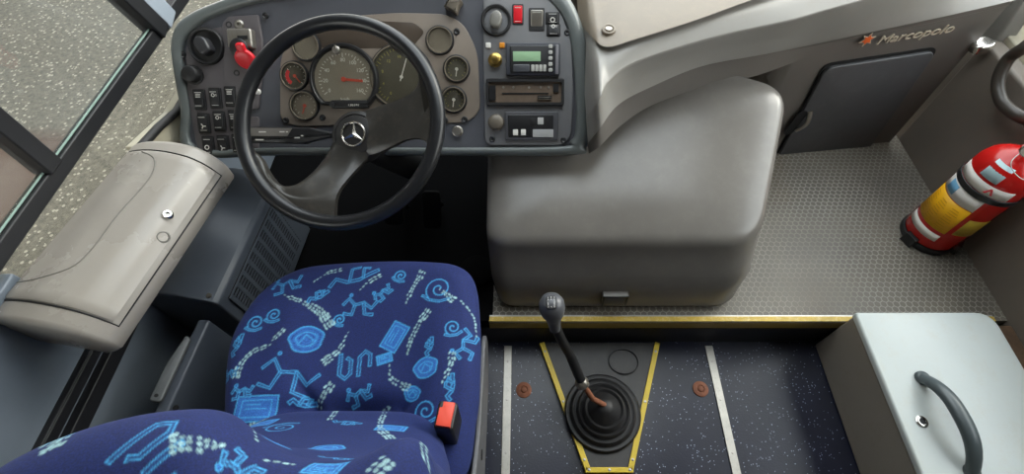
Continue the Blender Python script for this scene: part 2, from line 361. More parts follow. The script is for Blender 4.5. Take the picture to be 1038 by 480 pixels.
# front platform: hexagon rubber
m=MB(); m.box((-.10,YS,Zp-.05),(XR,1.9,Zp)); struct('floor_front',m,M['hex'],smooth=0,keep=True)
m=MB(); m.box((XW,-1.3,.0),(-.96+.16,YS,.004)); 
m=MB(); m.box((XW,YS-.0,Zp-.05),(-.10,1.9,Zp-.001)); struct('floor_footwell',m,M['footmat'],smooth=0)
m=MB(); m.box((XW,YS-.004,0),(XR,YS+.004,Zp-.05)); struct('trim_riser',m,plastic('dark_riser','#191a20',.5,.2,8,.1,300),smooth=0)
# ceiling, rear, front
m=MB(); m.box((-1.2,-1.3,2.15),(1.75,.70,2.2)); m.box((-1.2,1.48,2.15),(1.75,1.55,2.2)); m.box((-1.2,.70,2.15),(-.45,1.48,2.2)); m.box((1.05,.70,2.15),(1.75,1.48,2.2)); struct('ceiling',m,M['roof'],smooth=0)
m=MB(); m.box((-.46,.69,2.19),(1.06,1.49,2.20)); struct('window_hatch_added',m,M['glass2'],smooth=0)  # added out-of-view roof hatch, lets daylight down onto the engine cover
m=MB(); m.box((-1.2,-1.34,-.03),(1.75,-1.3,2.2)); struct('wall_rear',m,M['wallgrey'],smooth=0)
m=MB(); m.box((-1.0,1.9,-.3),(1.75,1.95,.80)); struct('wall_front',m,M['wallgrey'],smooth=0)
# left wall: lower trim panels with ledge, upper body behind the driver
m=MB(); m.box((XW-.05,-1.3,-.03),(XW,1.9,.47)); struct('wall_left',m,M['trimdark'],smooth=0)
m=MB(); m.box((XW,-.6,.475),(XW+.012,.62,.50)); m.box((XW,-.6,.425),(XW+.02,.62,.462)); m.box((XW-.04,-.6,.47),(XW+.004,.62,.475)); struct('trim_1',m,M['winframe'],bevel=.003)
m=MB(); m.box((XW-.03,-1.3,.46),(XW-.005,.44,.72)); struct('wall_left_upper',m,M['trimdark'],smooth=0,bevel=.004)
# window frames on left
def bar(name,P,Q,w,d,mat=M['winframe'],bevel=.004):
    P=Vector(P);Q=Vector(Q); X=frameX(P,(1,0,0) if abs((Q-P).normalized().x)<.9 else (0,1,0),Q-P); L=(Q-P).length
    b=MB(); b.box((-d/2,-w/2,0),(d/2,w/2,L),X); return struct(name,b,mat,bevel=bevel)
xw=XW-.015
bar('window_rail_lower',(xw,-.5,.757),(xw,1.62,.757),.034,.026)
bar('window_sill',(xw,-.5,.487),(xw,1.62,.487),.03,.05)
bar('window_post',(xw,.655,.77),(xw,.655,1.75),.04,.04)
bar('window_pillar',(xw,1.15,.75),(xw,.83,1.75),.045,.045)
bar('wall_pillar_front',(XW-.02,1.20,.75),(XW-.02,.90,1.75),.055,.05,M['pillar'])
bar('window_rail_upper',(xw,-.5,1.77),(xw,1.62,1.77),.05,.04)
bar('window_seal',(xw+.004,-.5,.777),(xw+.004,1.14,.777),.004,.003,plastic('pale_green_seal','#8aa39a',.4,.05,8,0),.001)
def quad(name,pts,mat):
    b=MB(); b.add(pts,[(0,1,2,3)]); return struct(name,b,mat,smooth=0,recalc=False)
def pane(name,y0,y1,z0,z1,mat,dy=0):
    b=MB(); b.hexa([(xw-.004,y0,z0),(xw,y0,z0),(xw,y1,z0),(xw-.004,y1,z0)],[(xw-.004,y0-dy*0,z1),(xw,y0,z1),(xw,y1-dy,z1),(xw-.004,y1-dy,z1)]); return struct(name,b,mat,smooth=0)
pane('window_1',.672,1.13,.775,1.75,M['glass'],.32)
pane('window_2',-.5,.636,.775,1.75,M['glass2'])
pane('window_3',-.5,1.6,.50,.742,M['glass2'])
m=MB(); m.box((XW-.05,-1.3,.47),(XW,-.5,2.15)); m.box((XW-.05,-1.3,1.79),(XW,1.62,2.15)); struct('wall_left_top',m,M['wallgrey'],smooth=0)
# windscreen
m=MB(); m.hexa([(-.95,1.9,.80),(1.6,1.9,.80),(1.6,1.905,.80),(-.95,1.905,.80)],[(-.95,1.55,2.15),(1.6,1.55,2.15),(1.6,1.555,2.15),(-.95,1.555,2.15)]); struct('window_4',m,M['glass2'],smooth=0)
# right wall
m=MB(); m.box((XR,-1.3,-.03),(XR+.06,1.36,.585)); struct('wall_right',m,M['wallgrey'],smooth=0,bevel=.012,seg=3,keep=True)
m=MB(); m.box((XR+.06,-1.3,.565),(XR+.2,1.5,.60)); struct('trim_2',m,M['creamtrim'],smooth=0,bevel=.006)
m=MB(); m.box((XR+.2,-1.3,-.03),(XR+.24,1.9,.8)); struct('wall_right_outer',m,M['wallgrey'],smooth=0)
m=MB(); m.box((XR+.2,-1.3,.8),(XR+.21,1.6,1.9)); struct('window_5',m,M['glass2'],smooth=0)
m=MB(); m.box((XR+.2,-1.3,1.9),(XR+.24,1.6,2.15)); m.box((XR+.215,-1.3,.8),(XR+.24,-.1,1.9)); struct('wall_right_top_and_light_block',m,M['wallgrey'],smooth=0)  # upper wall, plus a box added to block light at the window's rear
# grey slanting door pillar at top right
bar('wall_pillar_door',at_y(1000,62,1.36)+Vector((0,.02,0)),at_y(1056,-22,1.40)+Vector((0,.02,0)),.075,.06,M['dash'],.012)
# ground
m=MB(); m.box((-9,-7,-.86),(9,10,-.8)); struct('ground',m,M['gravel'],smooth=0,keep=True)

m=MB(); m.box((-8,-4,3.1),(-1.3,8,3.2)); struct('roof_added_shade',m,M['roof'],smooth=0)  # unseen canopy added to shade the ground outside the left windows
m=MB(); m.box((-8.1,-4,-.8),(-8,8,3.1)); struct('wall_added_shade',m,M['wallgrey'],smooth=0)  # unseen wall added with the canopy to cut light on the ground
# step nosing
t=thing('step_nosing','yellow and silver metal nosing strip along the step edge','step edging',(.6,YS,Zp))
m=MB(); m.box((-.11,YS-.005,Zp-.006),(1.41,YS+.018,Zp+.003)); link('base_strip',m,M['alu'],t,bevel=.0015)
m=MB(); m.box((-.11,YS-.004,Zp+.003),(1.41,YS+.012,Zp+.0055)); link('insert',m,plastic('gold_insert','#c5a436',.4,.15,20,.1,200,dirt='#efe7c0',dirt_amt=.5),t,bevel=.001)
m=MB(); m.box((-.11,YS-.0065,Zp-.040),(1.41,YS-.0055,Zp-.006)); link('lip',m,plastic('gold_lip','#8a7430',.4,.15,20,.1,200),t)
tag(t.children[1],'yellow insert')
# brown board at right of box
m=MB(); m.box((1.335,-.9,.0),(XR,YS-.016,.165)); struct('trim_3',m,M['brown'],smooth=0,bevel=.006)
m=MB(); m.box((1.335,.56,.166),(XR-.002,.60,.172)); 
# aluminium floor strips
def strip(x,lab,y0=-.9):
    t=thing('floor_strip',lab,'floor strip',(x,.2,0),'aluminium strips screwed to the blue floor')
    m=MB(); m.box((x-.0125,y0,0.0005),(x+.0125,YS-.018,.004)); link('strip',m,M['alu'],t,bevel=.0015)
    for y in (.52,.40,.25,.08,-.1):
        m=MB(T(x,y,.004)); m.lathe([(.0035,-.001),(.0035,.0005),(.002,.001)],12); link('screw',m,M['steel'],t)
p=at_z(514,400,0); strip(p.x,'aluminium floor strip beside the driver seat')
q=at_z(729,400,0); strip(q.x,'aluminium floor strip between gear lever and white box')
for (u,v,lab) in ((531,395,'rusty round floor plug between the seat and the gear lever'),(710,394,'rusty round floor plug right of the gear lever')):
    p=at_z(u,v,0); t=thing('floor_plug',lab,'floor plug',p,'rusty plugs in the blue floor')
    m=MB(T(p.x,p.y,0)); m.lathe([(.024,0),(.024,.003),(.020,.005),(.012,.005),(.011,.002),(.001,.002)],28); link('ring',m,M['rust'],t)
    m=MB(T(p.x,p.y,0)); m.lathe([(.009,.001),(.009,.006),(.006,.008),(.001,.008)],10); link('bolt',m,M['rust'],t)

# ------------------------------------------------------------ gear lever
gz=.022
A=at_z(549,340,gz);B=at_z(665,339,gz);Cc=at_z(638,478,gz);D=at_z(596,478,gz)
yb=A.y; 
D=Vector((at_z(596,476,gz).x,at_z(596,476,gz).y,gz)); Cc=Vector((at_z(639,476,gz).x,D.y,gz)); A.y=B.y=min(.575,(A.y+B.y)/2)
t=thing('gear_console','dark wedge plate with yellow edges around the gear lever boot','gear lever base',((A.x+B.x)/2,.4,0))
m=MB(); m.hexa([(D.x+.01,D.y,0),(Cc.x-.004,Cc.y,0),(B.x-.004,B.y,0),(A.x+.01,A.y,0)],[(D.x,D.y,gz),(Cc.x,Cc.y,gz),(B.x,B.y,gz),(A.x,A.y,gz)]); link('plate',m,plastic('dark_plate','#2c2a29',.45,.2,8,.1,300,dirt='#45413b',dirt_amt=.4),t)
def ytrim(P,Q,w=.016):
    P=Vector((P.x,P.y,gz));Q=Vector((Q.x,Q.y,gz)); d=(Q-P); L=d.length; X=frameX(P,d,(0,0,1)); m=MB(X)
    m.box((0,-w/2,-.012),(L,w/2,.004)); o=link('edge_trim',m,M['yellow'],t,bevel=.0015)
    for k in (.08,.5,.93):
        mm=MB(X@T(L*k,0,.004)); mm.lathe([(.004,-.001),(.004,.0006),(.002,.0012)],10); link('screw',mm,M['steel'],o)
ytrim(A,D); ytrim(B,Cc); ytrim(D+Vector((-.008,0,0)),Cc+Vector((.008,0,0)),.014)
tag(t,'dark wedge plate with yellow edges around the gear lever boot')
bc=at_z(611,417,gz+.01); X=T(bc.x,bc.y,gz)
m=MB(X); prof=[(.112,0),(.113,.008),(.108,.013),(.100,.010),(.097,.012),(.095,.022),(.090,.026),(.083,.021),(.080,.022),(.078,.034),(.073,.038),(.066,.032),(.062,.034),(.060,.047),(.055,.050),(.048,.044),(.044,.050),(.034,.060),(.024,.070),(.016,.078),(.001,.080)]
m.lathe(prof,56,cap1=True)
link('boot',m,M['rubber'],t,smooth=60)
# rubber ring on plate
rc=at_z(632,366,gz+.003); m=MB(); R=[(rc.x+.046*math.cos(a),rc.y+.040*math.sin(a),gz+.003+.001*math.sin(3*a)) for a in np.linspace(0,2*PI,48,endpoint=False)]
m.tube(R,.0022,8,closed=True); tag(link('rubber_ring',m,M['rubber']),'thin black rubber ring lying on the plate above the gear boot','ring')
# lever
t=thing('gear_lever','black bent gear lever with oval knob leaning toward the dashboard','gear lever',(bc.x,bc.y,gz+.07))
P0=Vector((bc.x-.004,bc.y+.003,gz+.074)); P1=at_z(601,404,.13); P2=at_z(590,388,.18); P3=at_z(578,360,.27); P4=at_z(568,342,.37); P5=at_z(561.5,325,.445); P6=at_z(556,300,.53)
m=MB(); m.tube([P0,P1,P2],.008,12); link('lower_rod',m,M['rust'],t); tag(t.children[0],'rusty steel rod')
m=MB(); S=spline([tuple(P2),tuple((P2+P3)/2),tuple(P3),tuple(P4),tuple(P5)],6); m.tube(S,[.0135 if i<12 else .0125 for i in range(len(S))],14); link('shaft',m,M['black'],t)
m=MB(frameX(P2,(1,0,0),P3-P2)); m.lathe([(.010,-.014),(.018,-.008),(.019,.006),(.014,.014)],18); link('clamp',m,M['steel'],t)
X=frameX(P5,(1,0,0),Vector((-.012,.030,.085))); m=MB(X)
m.lathe([(.0125,-.03),(.0150,-.012),(.0165,.0),(.020,.012),(.027,.028),(.0305,.045),(.0295,.060),(.023,.072),(.012,.0785),(.001,.079)],32); kb=link('knob',m,plastic('grey_black_knob','#55565a',.3,.08,20,.1,500),t,smooth=70)
kc=X@Vector((0,0,.047)); dc=((O-kc).normalized()+(X.to_3x3()@Vector((0,0,1)))*.8).normalized()
Xk=frameX(kc+dc*.0305,(1,0,0),dc)
m=MB(Xk); m.prism(rrect(.026,.032,.008),-.012,.0012,.0008); link('pattern_plate',m,M['black'],kb)
Xk=Xk@T(0,0,.0002)
m=MB(Xk)
for sx in (-.007,0,.007): m.box((sx-.0006,-.007,0),(sx+.0006,.007,.0018))
m.box((-.007,-.0006,0),(.007,.0006,.0018))
for i,ch in enumerate('135'): m.text(ch,.006,T(-.007+.007*i,.0108,.0013))
for i,ch in enumerate('24R'): m.text(ch,.006,T(-.007+.007*i,-.0108,.0013))
link('shift_pattern',m,M['white'],kb,smooth=0)

# ------------------------------------------------------------ white metal box
bx0,bx1,by0,by1,bh=.943,1.325,-.05,.578,.244
t=thing('metal_box','white painted metal box with grey carry handle on the blue floor','box',(1.13,.27,0))
m=MB(); m.prism([(bx0,by0),(bx1,by0),(bx1,by1),(bx0,by1)],0,bh-.022); link('body',m,M['boxside'],t,bevel=.008,seg=3)
m=MB(); m.prism(poly_round([(bx0-.004,by0-.004),(bx1+.004,by0-.004),(bx1+.004,by1+.003),(bx0-.004,by1+.003)],[.01,.01,.05,.01]),bh-.018,bh,bev=.007); tag(link('lid',m,M['boxtop'],t),'white lid')
m=MB(); m.box((bx0+.001,by0,bh-.023),(bx1-.001,by1,bh-.017)); link('seal',m,M['rubber'],t)
lp=at_z(934,427,bh); m=MB(T(lp.x,lp.y,bh)); m.lathe([(.0145,0),(.0145,.003),(.012,.0045),(.008,.0045),(.0075,.001),(.001,.001)],24); lk=link('lock',m,M['chrome'],t)
m=MB(T(lp.x,lp.y,bh)); m.lathe([(.0068,.0005),(.0068,.003),(.001,.0032)],20); link('keyhole',m,M['black'],lk)
h0=at_z(934,383,bh); h1=at_z(984,478,bh); 
S=[]
for k in range(17):
    s=k/16; p=h0.lerp(h1,s); lift=.052*(1-abs(2*s-1)**2.6); S.append((p.x,p.y,bh+lift+.004))
m=MB(); m.tube(S,[.0165+.003*math.sin(PI*k/16) for k in range(17)],16,flat=.75)
m.lathe([(.018,0),(.018,.006),(.015,.012),(.001,.013)],20,T(h0.x,h0.y,bh)); m.lathe([(.018,0),(.018,.006),(.015,.012),(.001,.013)],20,T(h1.x,h1.y,bh))
hd=link('handle',m,M['grip'],t,smooth=60); 
m=MB(T(h1.x,h1.y+.012,bh+.026)); m.lathe([(.005,0),(.005,.003),(.001,.0035)],12); link('screw',m,M['steel'],hd)

# ------------------------------------------------------------ fire extinguisher
ex,ey,ez,er=1.345,.90,Zp,.080
t=thing('fire_extinguisher','red fire extinguisher with yellow and white labels standing by the right wall','fire extinguisher',(ex,ey,ez))
XE=T(ex,ey,ez)@Matrix.Diagonal((1,1,.88,1))
m=MB(XE); m.lathe([(.055,.022),(.074,.026),(er,.040),(er,.36),(.078,.385),(.068,.412),(.050,.432),(.030,.444),(.022,.450),(.022,.462),(.001,.462)],48,cap0=True); link('cylinder',m,M['redpaint'],t,smooth=50)
m=MB(XE); m.lathe([(.074,0),(.082,.004),(.083,.022),(.080,.028),(.070,.026)],48)
for a in (math.radians(200),math.radians(320),math.radians(80)): m.box((-.02,-.012,0),(.02,.012,.045),RZ(a)@T(.080,0,0)@Matrix.Rotation(PI/2,4,'Z'))
link('foot_ring',m,M['rubber'],t,bevel=.002)
def label(a0,a1,z0,z1,mat,name='label',off=.0012,par=t,r=er):
    n=16; G=[[((r+off)*math.cos(math.radians(a0+(a1-a0)*j/n)),(r+off)*math.sin(math.radians(a0+(a1-a0)*j/n)),z) for j in range(n+1)] for z in (z0,z1)]
    m=MB(XE); m.grid(G); return link(name,m,mat,par,smooth=80,solid=.0006)
ye=label(140,236,.120,.245,M['label_yellow']); tag(ye,'yellow instruction label')
wh=label(140,236,.248,.300,M['label_white']); tag(wh,'white label')
label(158,184,.256,.294,plastic('blue_print','#6fa6c9',.4,.1,60,0),'printed_patch',.0018,wh)
label(246,290,.130,.215,plastic('dull_yellow_label','#b99b30',.4,.12,30,0),'label')
tag(label(145,235,.072,.104,M['label_white']),'white band label')
tag(label(140,262,.325,.362,M['label_white']),'white band label')
# text lines on yellow label
m=MB()
for i in range(9):
    for j in range(3):
        a=math.radians(146+j*29+2); a2=math.radians(146+j*29+22-3*(i%3)); z=.136+i*.011
        k=6; vs=[]; 
        for q in range(k+1):
            aa=a+(a2-a)*q/k; vs+= [((er+.0022)*math.cos(aa),(er+.0022)*math.sin(aa),z),((er+.0022)*math.cos(aa),(er+.0022)*math.sin(aa),z+.003)]
        m.add([XE@Vector(p) for p in vs],[(2*q,2*q+2,2*q+3,2*q+1) for q in range(k)])
link('print_lines',m,plastic('print_ochre','#cf980f',.5,.1,10,0),ye,smooth=0)
# shoulder sticker + number
def onshoulder(a,z0,r0,z1,r1,w,name,mat):
    a=math.radians(a); n=8; G=[]
    for s in (0,.5,1):
        r=r0+(r1-r0)*s+.003+.002*math.sin(PI*s); z=z0+(z1-z0)*s+.002
        G.append([(r*math.cos(a+(j/n-.5)*w/r),r*math.sin(a+(j/n-.5)*w/r),z) for j in range(n+1)])
    m=MB(XE); m.grid(G); return link(name,m,mat,t,smooth=80,solid=.0006)
tag(onshoulder(205,.372,.079,.425,.056,.05,'sticker',M['label_blue']),'pale blue sticker')
onshoulder(285,.375,.079,.398,.073,.045,'number_plate',M['label_white'])
m=MB(XE); m.lathe([(.082,.30),(.0835,.302),(.0835,.322),(.082,.324)],48,cap0=False,cap1=False); link('strap',m,M['black'],t,solid=.001)
# mark on white band (triangle mark)
m=MB(XE@RZ(math.radians(225))@T(er+.002,0,.343)@Matrix.Rotation(PI/2,4,'Y')@RZ(PI/2)); 
m.prism([(-.012,-.01),(-.006,-.01),(0,.004),(.006,-.01),(.012,-.01),(.002,.012),(-.002,.012)],0,.001); link('red_mark',m,M['red'],t)
# valve head
m=MB(XE); m.lathe([(.019,.455),(.021,.47),(.021,.50),(.015,.512),(.001,.513)],24); m.box((-.016,-.04,.49),(.016,.03,.515)); link('valve',m,M['red'],t,bevel=.003)
m=MB(XE@RZ(math.radians(40))); m.tube([(-.01,0,.505),(.03,0,.535),(.09,0,.56),(.12,0,.562)],.009,10,flat=.5); m.tube([(-.01,0,.50),(.04,0,.50),(.08,0,.49),(.11,0,.475)],.009,10,flat=.5); link('lever',m,M['red'],t)
X=XE@RZ(math.radians(215))@T(.022,0,.485)@Matrix.Rotation(PI/2,4,'Y'); m=MB(X); m.lathe([(.008,0),(.008,.012),(.021,.013),(.021,.026),(.018,.028),(.001,.028)],26); pg=link('pressure_gauge',m,M['chrome'],t)
m=MB(X); m.lathe([(.016,.0282),(.016,.0288),(.001,.0288)],24); link('dial',m,M['label_white'],pg)
m=MB(XE); S=spline([(-.02,.0,.47),(-.055,-.03,.44),(-.03,-.07,.42),(.03,-.06,.43),(.05,-.01,.47),(.01,.02,.50)],8); m.tube(S,.0012,6); link('seal_wire',m,M['steel'],t)

# curved hose/handrail at top right
t=thing('grab_rail','curved dark grab rail by the doorway above the fire extinguisher','grab rail',at_x(1020,100,1.40))
def xr(u,v,x=1.40): return tuple(at_x(u,v,x))
S=spline([xr(1060,30,1.43),xr(1040,47),xr(1022,60),xr(1012,82),xr(1015,102),xr(1030,116),xr(1050,124,1.44)],8); m=MB(); m.tube(S,.017,14); link('rail',m,plastic('rail_brown_black','#3a352f',.4,.1,9,.1,300),t,smooth=80)
e0=Vector(xr(1060,30,1.43)); m=MB(); m.tube([tuple(e0),(1.452,e0.y,e0.z)],.022,14); link('bracket',m,M['steel'],t)
e0=Vector(xr(1050,124,1.44)); m=MB(); m.tube([(1.425,e0.y,e0.z),(1.4515,e0.y,e0.z)],.024,14); link('bracket',m,M['steel'],t)
# small silver latch at panel corner
p=at_y(995,46,1.33); m=MB(T(p.x,p.y,p.z)@Matrix.Rotation(-.25,4,'Y')); m.prism(rrect(.06,.05,.02),-.012,.014,.006); tag(link('door_catch',m,M['chrome']),'small silver catch at the end of the dashboard panel','catch')
# ------------------------------------------------------------ engine cover
def ztop(y): return .452+(y-.70)*.33
t=thing('engine_cover','large moulded grey plastic engine cover beneath the dashboard','engine cover',(.25,.9,Zp))
def mixp(P,Q,k): return [(p[0]*(1-k)+q[0]*k,p[1]*(1-k)+q[1]*k) for p,q in zip(P,Q)]
pb=poly_round([(-.09,.628),(.640,.628),(.70,1.13),(.5,1.22),(-.09,1.22)],[.06,.085,.06,.03,.03],12)
pm=poly_round([(-.103,.640),(.648,.640),(.73,1.13),(.5,1.22),(-.103,1.22)],[.06,.10,.07,.03,.03],12)
pc=poly_round([(-.107,.682),(.622,.682),(.765,1.125),(.52,1.21),(-.107,1.22)],[.06,.10,.075,.03,.03],12)
cen=(.28,.96)
def insetp(P,d): return [(p[0]+(cen[0]-p[0])*d/math.hypot(cen[0]-p[0],cen[1]-p[1]),p[1]+(cen[1]-p[1])*d/math.hypot(cen[0]-p[0],cen[1]-p[1])) for p in P]
R=[[(x,y,Zp) for x,y in insetp(pb,.02)],[(x,y,Zp+.012) for x,y in insetp(pb,.004)],[(x,y,Zp+.035) for x,y in pb]]
for k in (.3,.65,1): R.append([(x,y,Zp+.035+.10*k) for x,y in mixp(pb,pm,k**.7)])
for k in (.35,.7,1):
    Q=mixp(pm,pc,k); R.append([(x,y,(Zp+.135)*(1-k)+(ztop(y)-.035)*k) for x,y in Q])
for d,dz in ((.002,-.022),(.008,-.010),(.019,-.002),(.034,.002),(.07,.007),(.13,.012),(.22,.015),(.32,.014)):
    R.append([(x,y,ztop(y)+dz) for x,y in insetp(pc,d)])
m=MB(); m.rings(R,True,True); link('cover_shell',m,M['cover'],t,smooth=80)
# latch on the front face, small rectangular frame
X=frameX(at_y(623,303.5,.6225),(1,0,0),(0,-1,.06)); m=MB(X)
m.prism(rrect(.076,.050,.004),-.02,.004,.0015); lt=link('release_latch',m,M['cover'],t)
m=MB(X); m.prism(rrect(.056,.034,.003),.0036,.0046,.0006); link('latch_insert',m,M['door'],lt)
m=MB(X)
for a,b in (((-.037,-.025),(-.031,.025)),((.031,-.025),(.037,.025)),((-.037,.019),(.037,.025))): m.box((a[0],a[1],.003),(b[0],b[1],.0055))
link('latch_frame',m,M['black'],lt)

# ------------------------------------------------------------ dashboard fascia sweep
def PL(u,v,off=0.0):      # storage-door wall plane
    r=ray(u,v); n=Vector((.12,-1,0)).normalized(); p0=Vector((.96,1.28,0))+n*off
    return O+r*((p0-O).dot(n)/r.dot(n))
def planey(x): return 1.28+.12*(x-.96)
colsC=[(594,118,.68),(606,103,.775),(618,82,.785),(645,63,.795),(720,39,.80),(800,21,.80),(832,12,.80),(872,1,.80),(965,-24,.80),(1045,-46,.80)]
colsB=[(586,20,.765),(600,35,.812),(614,43,.82),(642,36,.83),(700,19,.84),(748,3,.845),(780,-7,.848),(815,-18,.85),(900,-45,.85),(985,-72,.85)]
colsD=[(596,145,.62),(608,130,.70),(627,106,.70),(660,88,.69),(712,67,.68),(770,56,.665),None,None,None,None]
colsE=[(597,157,.58),(609,149,.615),(630,129,.605),(662,108,.595),(715,90,.585),(762,80,.575),None,None,None,None]
Dp=[at_z(*c) if c else None for c in colsD]; Ep=[at_z(*c) if c else None for c in colsE]
Dp[6]=PL(815,47,.012); Dp[7]=PL(862,37,.006); Dp[8]=PL(960,16,.004); Dp[9]=PL(1030,0,.004)
for i in (6,7,8,9): Ep[i]=PL(*[(0,0)]*0,0,0) if 0 else Vector((Dp[i].x,planey(Dp[i].x)+.001,Dp[i].z-.02))
Ep[6]=Vector((Dp[6].x,planey(Dp[6].x)-.01,Dp[6].z-.06))
Cp=[at_z(*c) for c in colsC]; Bp=[at_z(*c) for c in colsB]
# right end goes to wall but no further
XMX=XR-.004
Tp=[Vector((b.x-.0,1.88,.86)) for b in Bp]
Gp=[Vector((e.x,max(e.y,planey(e.x)) if e.x>.7 else e.y+.28,e.z+.09 if e.x<.7 else Zp)) for e in Ep]
def loft(rows,nu=10,nv=6):
    cols=[spline([tuple(p) for p in r],nu) for r in rows]      # each row dense
    cols=np.array(cols)                                        # rows x N x 3
    out=[]
    N=cols.shape[1]; res=[spline([tuple(cols[k][j]) for k in range(len(rows))],nv) for j in range(N)]
    return np.transpose(np.array(res),(1,0,2))
def clampx(G): G=G.copy(); G[...,0]=np.minimum(G[...,0],XMX); return G
t=thing('dashboard','silver grey sweeping dashboard with storage door and lettered badge','dashboard',(.7,1.3,Zp))
CB=[c.lerp(b,.05)+Vector((0,0,.004)) for c,b in zip(Cp,Bp)]
CB2=[c.lerp(b,.5)+Vector((0,0,.008)) for c,b in zip(Cp,Bp)]
CD=[c.lerp(d,.06)+Vector((0,-.001,.0)) for c,d in zip(Cp,Dp)]
Bl=[b+Vector((0,.004,-.004)) for b in Bp]
m=MB(); m.grid(clampx(loft([Bl,CB2,CB,Cp,CD,[c.lerp(d,.55)+Vector((0,.004,0)) for c,d in zip(Cp,Dp)],Dp]))); link('fascia_pad',m,M['dash'],t,smooth=80)
m=MB(); De=[d+Vector((0,.012 if i<6 else .004,-.006)) for i,d in enumerate(Dp)]; E0=[e.lerp(d,.1) for e,d in zip(Ep,Dp)]
m.grid(clampx(np.concatenate([loft([Dp,De],10,2),loft([De,[d.lerp(e,.5) for d,e in zip(De,Ep)],E0],10,5)[1:]]))); link('lower_fascia',m,M['dashlow'],t,smooth=50)
m=MB(); E1=[Vector((e.x,e.y+.004,e.z-.004)) for e in E0]
m.grid(clampx(np.concatenate([loft([E0,E1],10,1),loft([E1,Gp],10,4)[1:]]))); link('front_panel',m,M['dashlow'],t,smooth=40)
# upper pad
Bu=[b+Vector((0,0,.002)) for b in Bp]; Bu0=[b+Vector((0,.003,-.008)) for b in Bp]; Bu2=[b+Vector((0,.05,.012)) for b in Bp]
m=MB(); m.grid(clampx(np.concatenate([loft([Bu0,Bu],10,2),loft([Bu,Bu2,Tp],10,5)[1:]]))); link('top_pad',m,M['dashtop'],t,smooth=60)
sp_=at_z(617,30,.836); m=MB(T(sp_.x,sp_.y,sp_.z)@Matrix.Rotation(.15,4,'X')); m.lathe([(.017,-.004),(.016,.003),(.012,.004),(.009,.001),(.001,.001)],24); sc=link('screw_cup',m,M['dashtop'],t)
m=MB(T(sp_.x,sp_.y,sp_.z+.001)); m.lathe([(.008,0),(.008,.003),(.001,.004)],16); link('screw',m,M['steel'],sc)
# storage door
cs=[(836,67),(948,50),(879,150),(787,158)]; P=[PL(*c) for c in cs]
X=frameX(P[3],(1,.12,0),(.12,-1,0)); Xi=X.inverted(); pl=[((Xi@p).x,(Xi@p).y) for p in P]
rp=poly_round(pl,[.03,.03,.025,.025],6)
m=MB(X); m.prism(rp,.001,.012,.004); dr=link('storage_door',m,M['door'],t,smooth=50); tag(dr,'dark grey storage door')
gp=poly_round([(a*1.0,b*1.0) for a,b in pl],[.03,.03,.025,.025],6); gc=(sum(p[0] for p in gp)/len(gp),sum(p[1] for p in gp)/len(gp))
m=MB(X); m.prism([(gc[0]+(a-gc[0])*1.035,gc[1]+(b-gc[1])*1.045) for a,b in gp],-.001,.0022); link('door_gap',m,M['dark'],t)
hp=Xi@PL(808,122); m=MB(X@T(hp.x-.012,hp.y,.010)@RZ(-.12)); m.prism(rrect(.036,.11,.016),.001,.004,.001); hr=link('handle_recess',m,M['dark'],dr)
m=MB(X@RZ(-.10)); h2=(X@RZ(-.10)).inverted()@PL(813,120); S=[(h2.x+.006-.01*((k/8-.5)*2)**2,h2.y-.045+.09*k/8,.014+.012*math.sin(PI*k/8)) for k in range(9)]; m.tube(S,.008,10,flat=.6); tag(link('handle',m,M['steel'],dr),'pale worn pull handle')
# badge
a=PL(889,43,.004);b=PL(966,30,.004); xa=(b-a).normalized(); Wd=(b-a).length
X=frameX((a+b)/2,xa,(.12,-1,0)); m=MB(); m.text('Marcopolo',.040,T(0,0,0),.0020,.25); lx=[p.x for p in m.v]; kx=Wd/(max(lx)-min(lx)); m.v=[X@Vector(((p.x-(max(lx)+min(lx))/2)*kx,p.y+.006,p.z+.0008)) for p in m.v]; bd=link('badge_lettering',m,plastic('badge_silver','#b8ab98',.45,.05,20,0),t,smooth=0)
Xs=frameX(PL(879,40,.005),xa,(.12,-1,0))
def star(n,r0,r1,z0,z1,mb,ph=0): mb.prism([((r0 if k%2==0 else r1)*math.cos(ph+k*PI/n),(r0 if k%2==0 else r1)*math.sin(ph+k*PI/n)) for k in range(2*n)],z0,z1)
m=MB(Xs); star(6,.024,.011,0,.002,m,.3); em=link('badge_star',m,MATS['badge_silver'],t,smooth=0)
m=MB(Xs); star(6,.017,.009,.002,.003,m,.3); link('star_centre',m,plastic('badge_orange','#d9602c',.35,.05,20,0),em,smooth=0)

# ------------------------------------------------------------ instrument console
TH=math.radians(44); O0=at_t(370,90,1.2); PM=Matrix.Translation(O0)@Matrix.Rotation(TH,4,'X'); PMi=PM.inverted(); K=1.2/F
def L(u,v,h=0):
    o=PMi@O; r=PMi.to_3x3()@ray(u,v); q=o+r*((h-o.z)/r.z); return (q.x,q.y)
def P3(u,v,h): q=L(u,v,h); return (q[0],q[1],h)
def LX(u,v,h=0): q=L(u,v,h); return PM@T(q[0],q[1],h)
con=thing('instrument_console','dark instrument console with round gauges, switches and grey-green bezel','instrument panel',PM)
Opx=[(190,157),(181,110),(173,65),(172,38),(183,18),(214,2),(270,-14),(400,-32),(520,-32),(568,-14),(590,22),(597,70),(600,128),(595,149),(576,157.5),(400,157.5),(280,157.5)]
Ipx=[(199,149),(193,110),(186,68),(186,45),(196,30),(220,15),(274,0),(400,-16),(515,-16),(552,-3),(574,24),(582,70),(584,128),(578,143),(562,148.5),(400,149.5),(280,149.5)]
def closedspline(P,n=5):
    P=[tuple(p) for p in P]; N=len(P); Q=[P[-1]]+P+[P[0],P[1]]; S=spline(Q,n); return [tuple(x) for x in S[n:n+N*n]]
Oc=closedspline([L(u,v,0) for u,v in Opx]); Ic=closedspline([L(u,v,0) for u,v in Ipx])
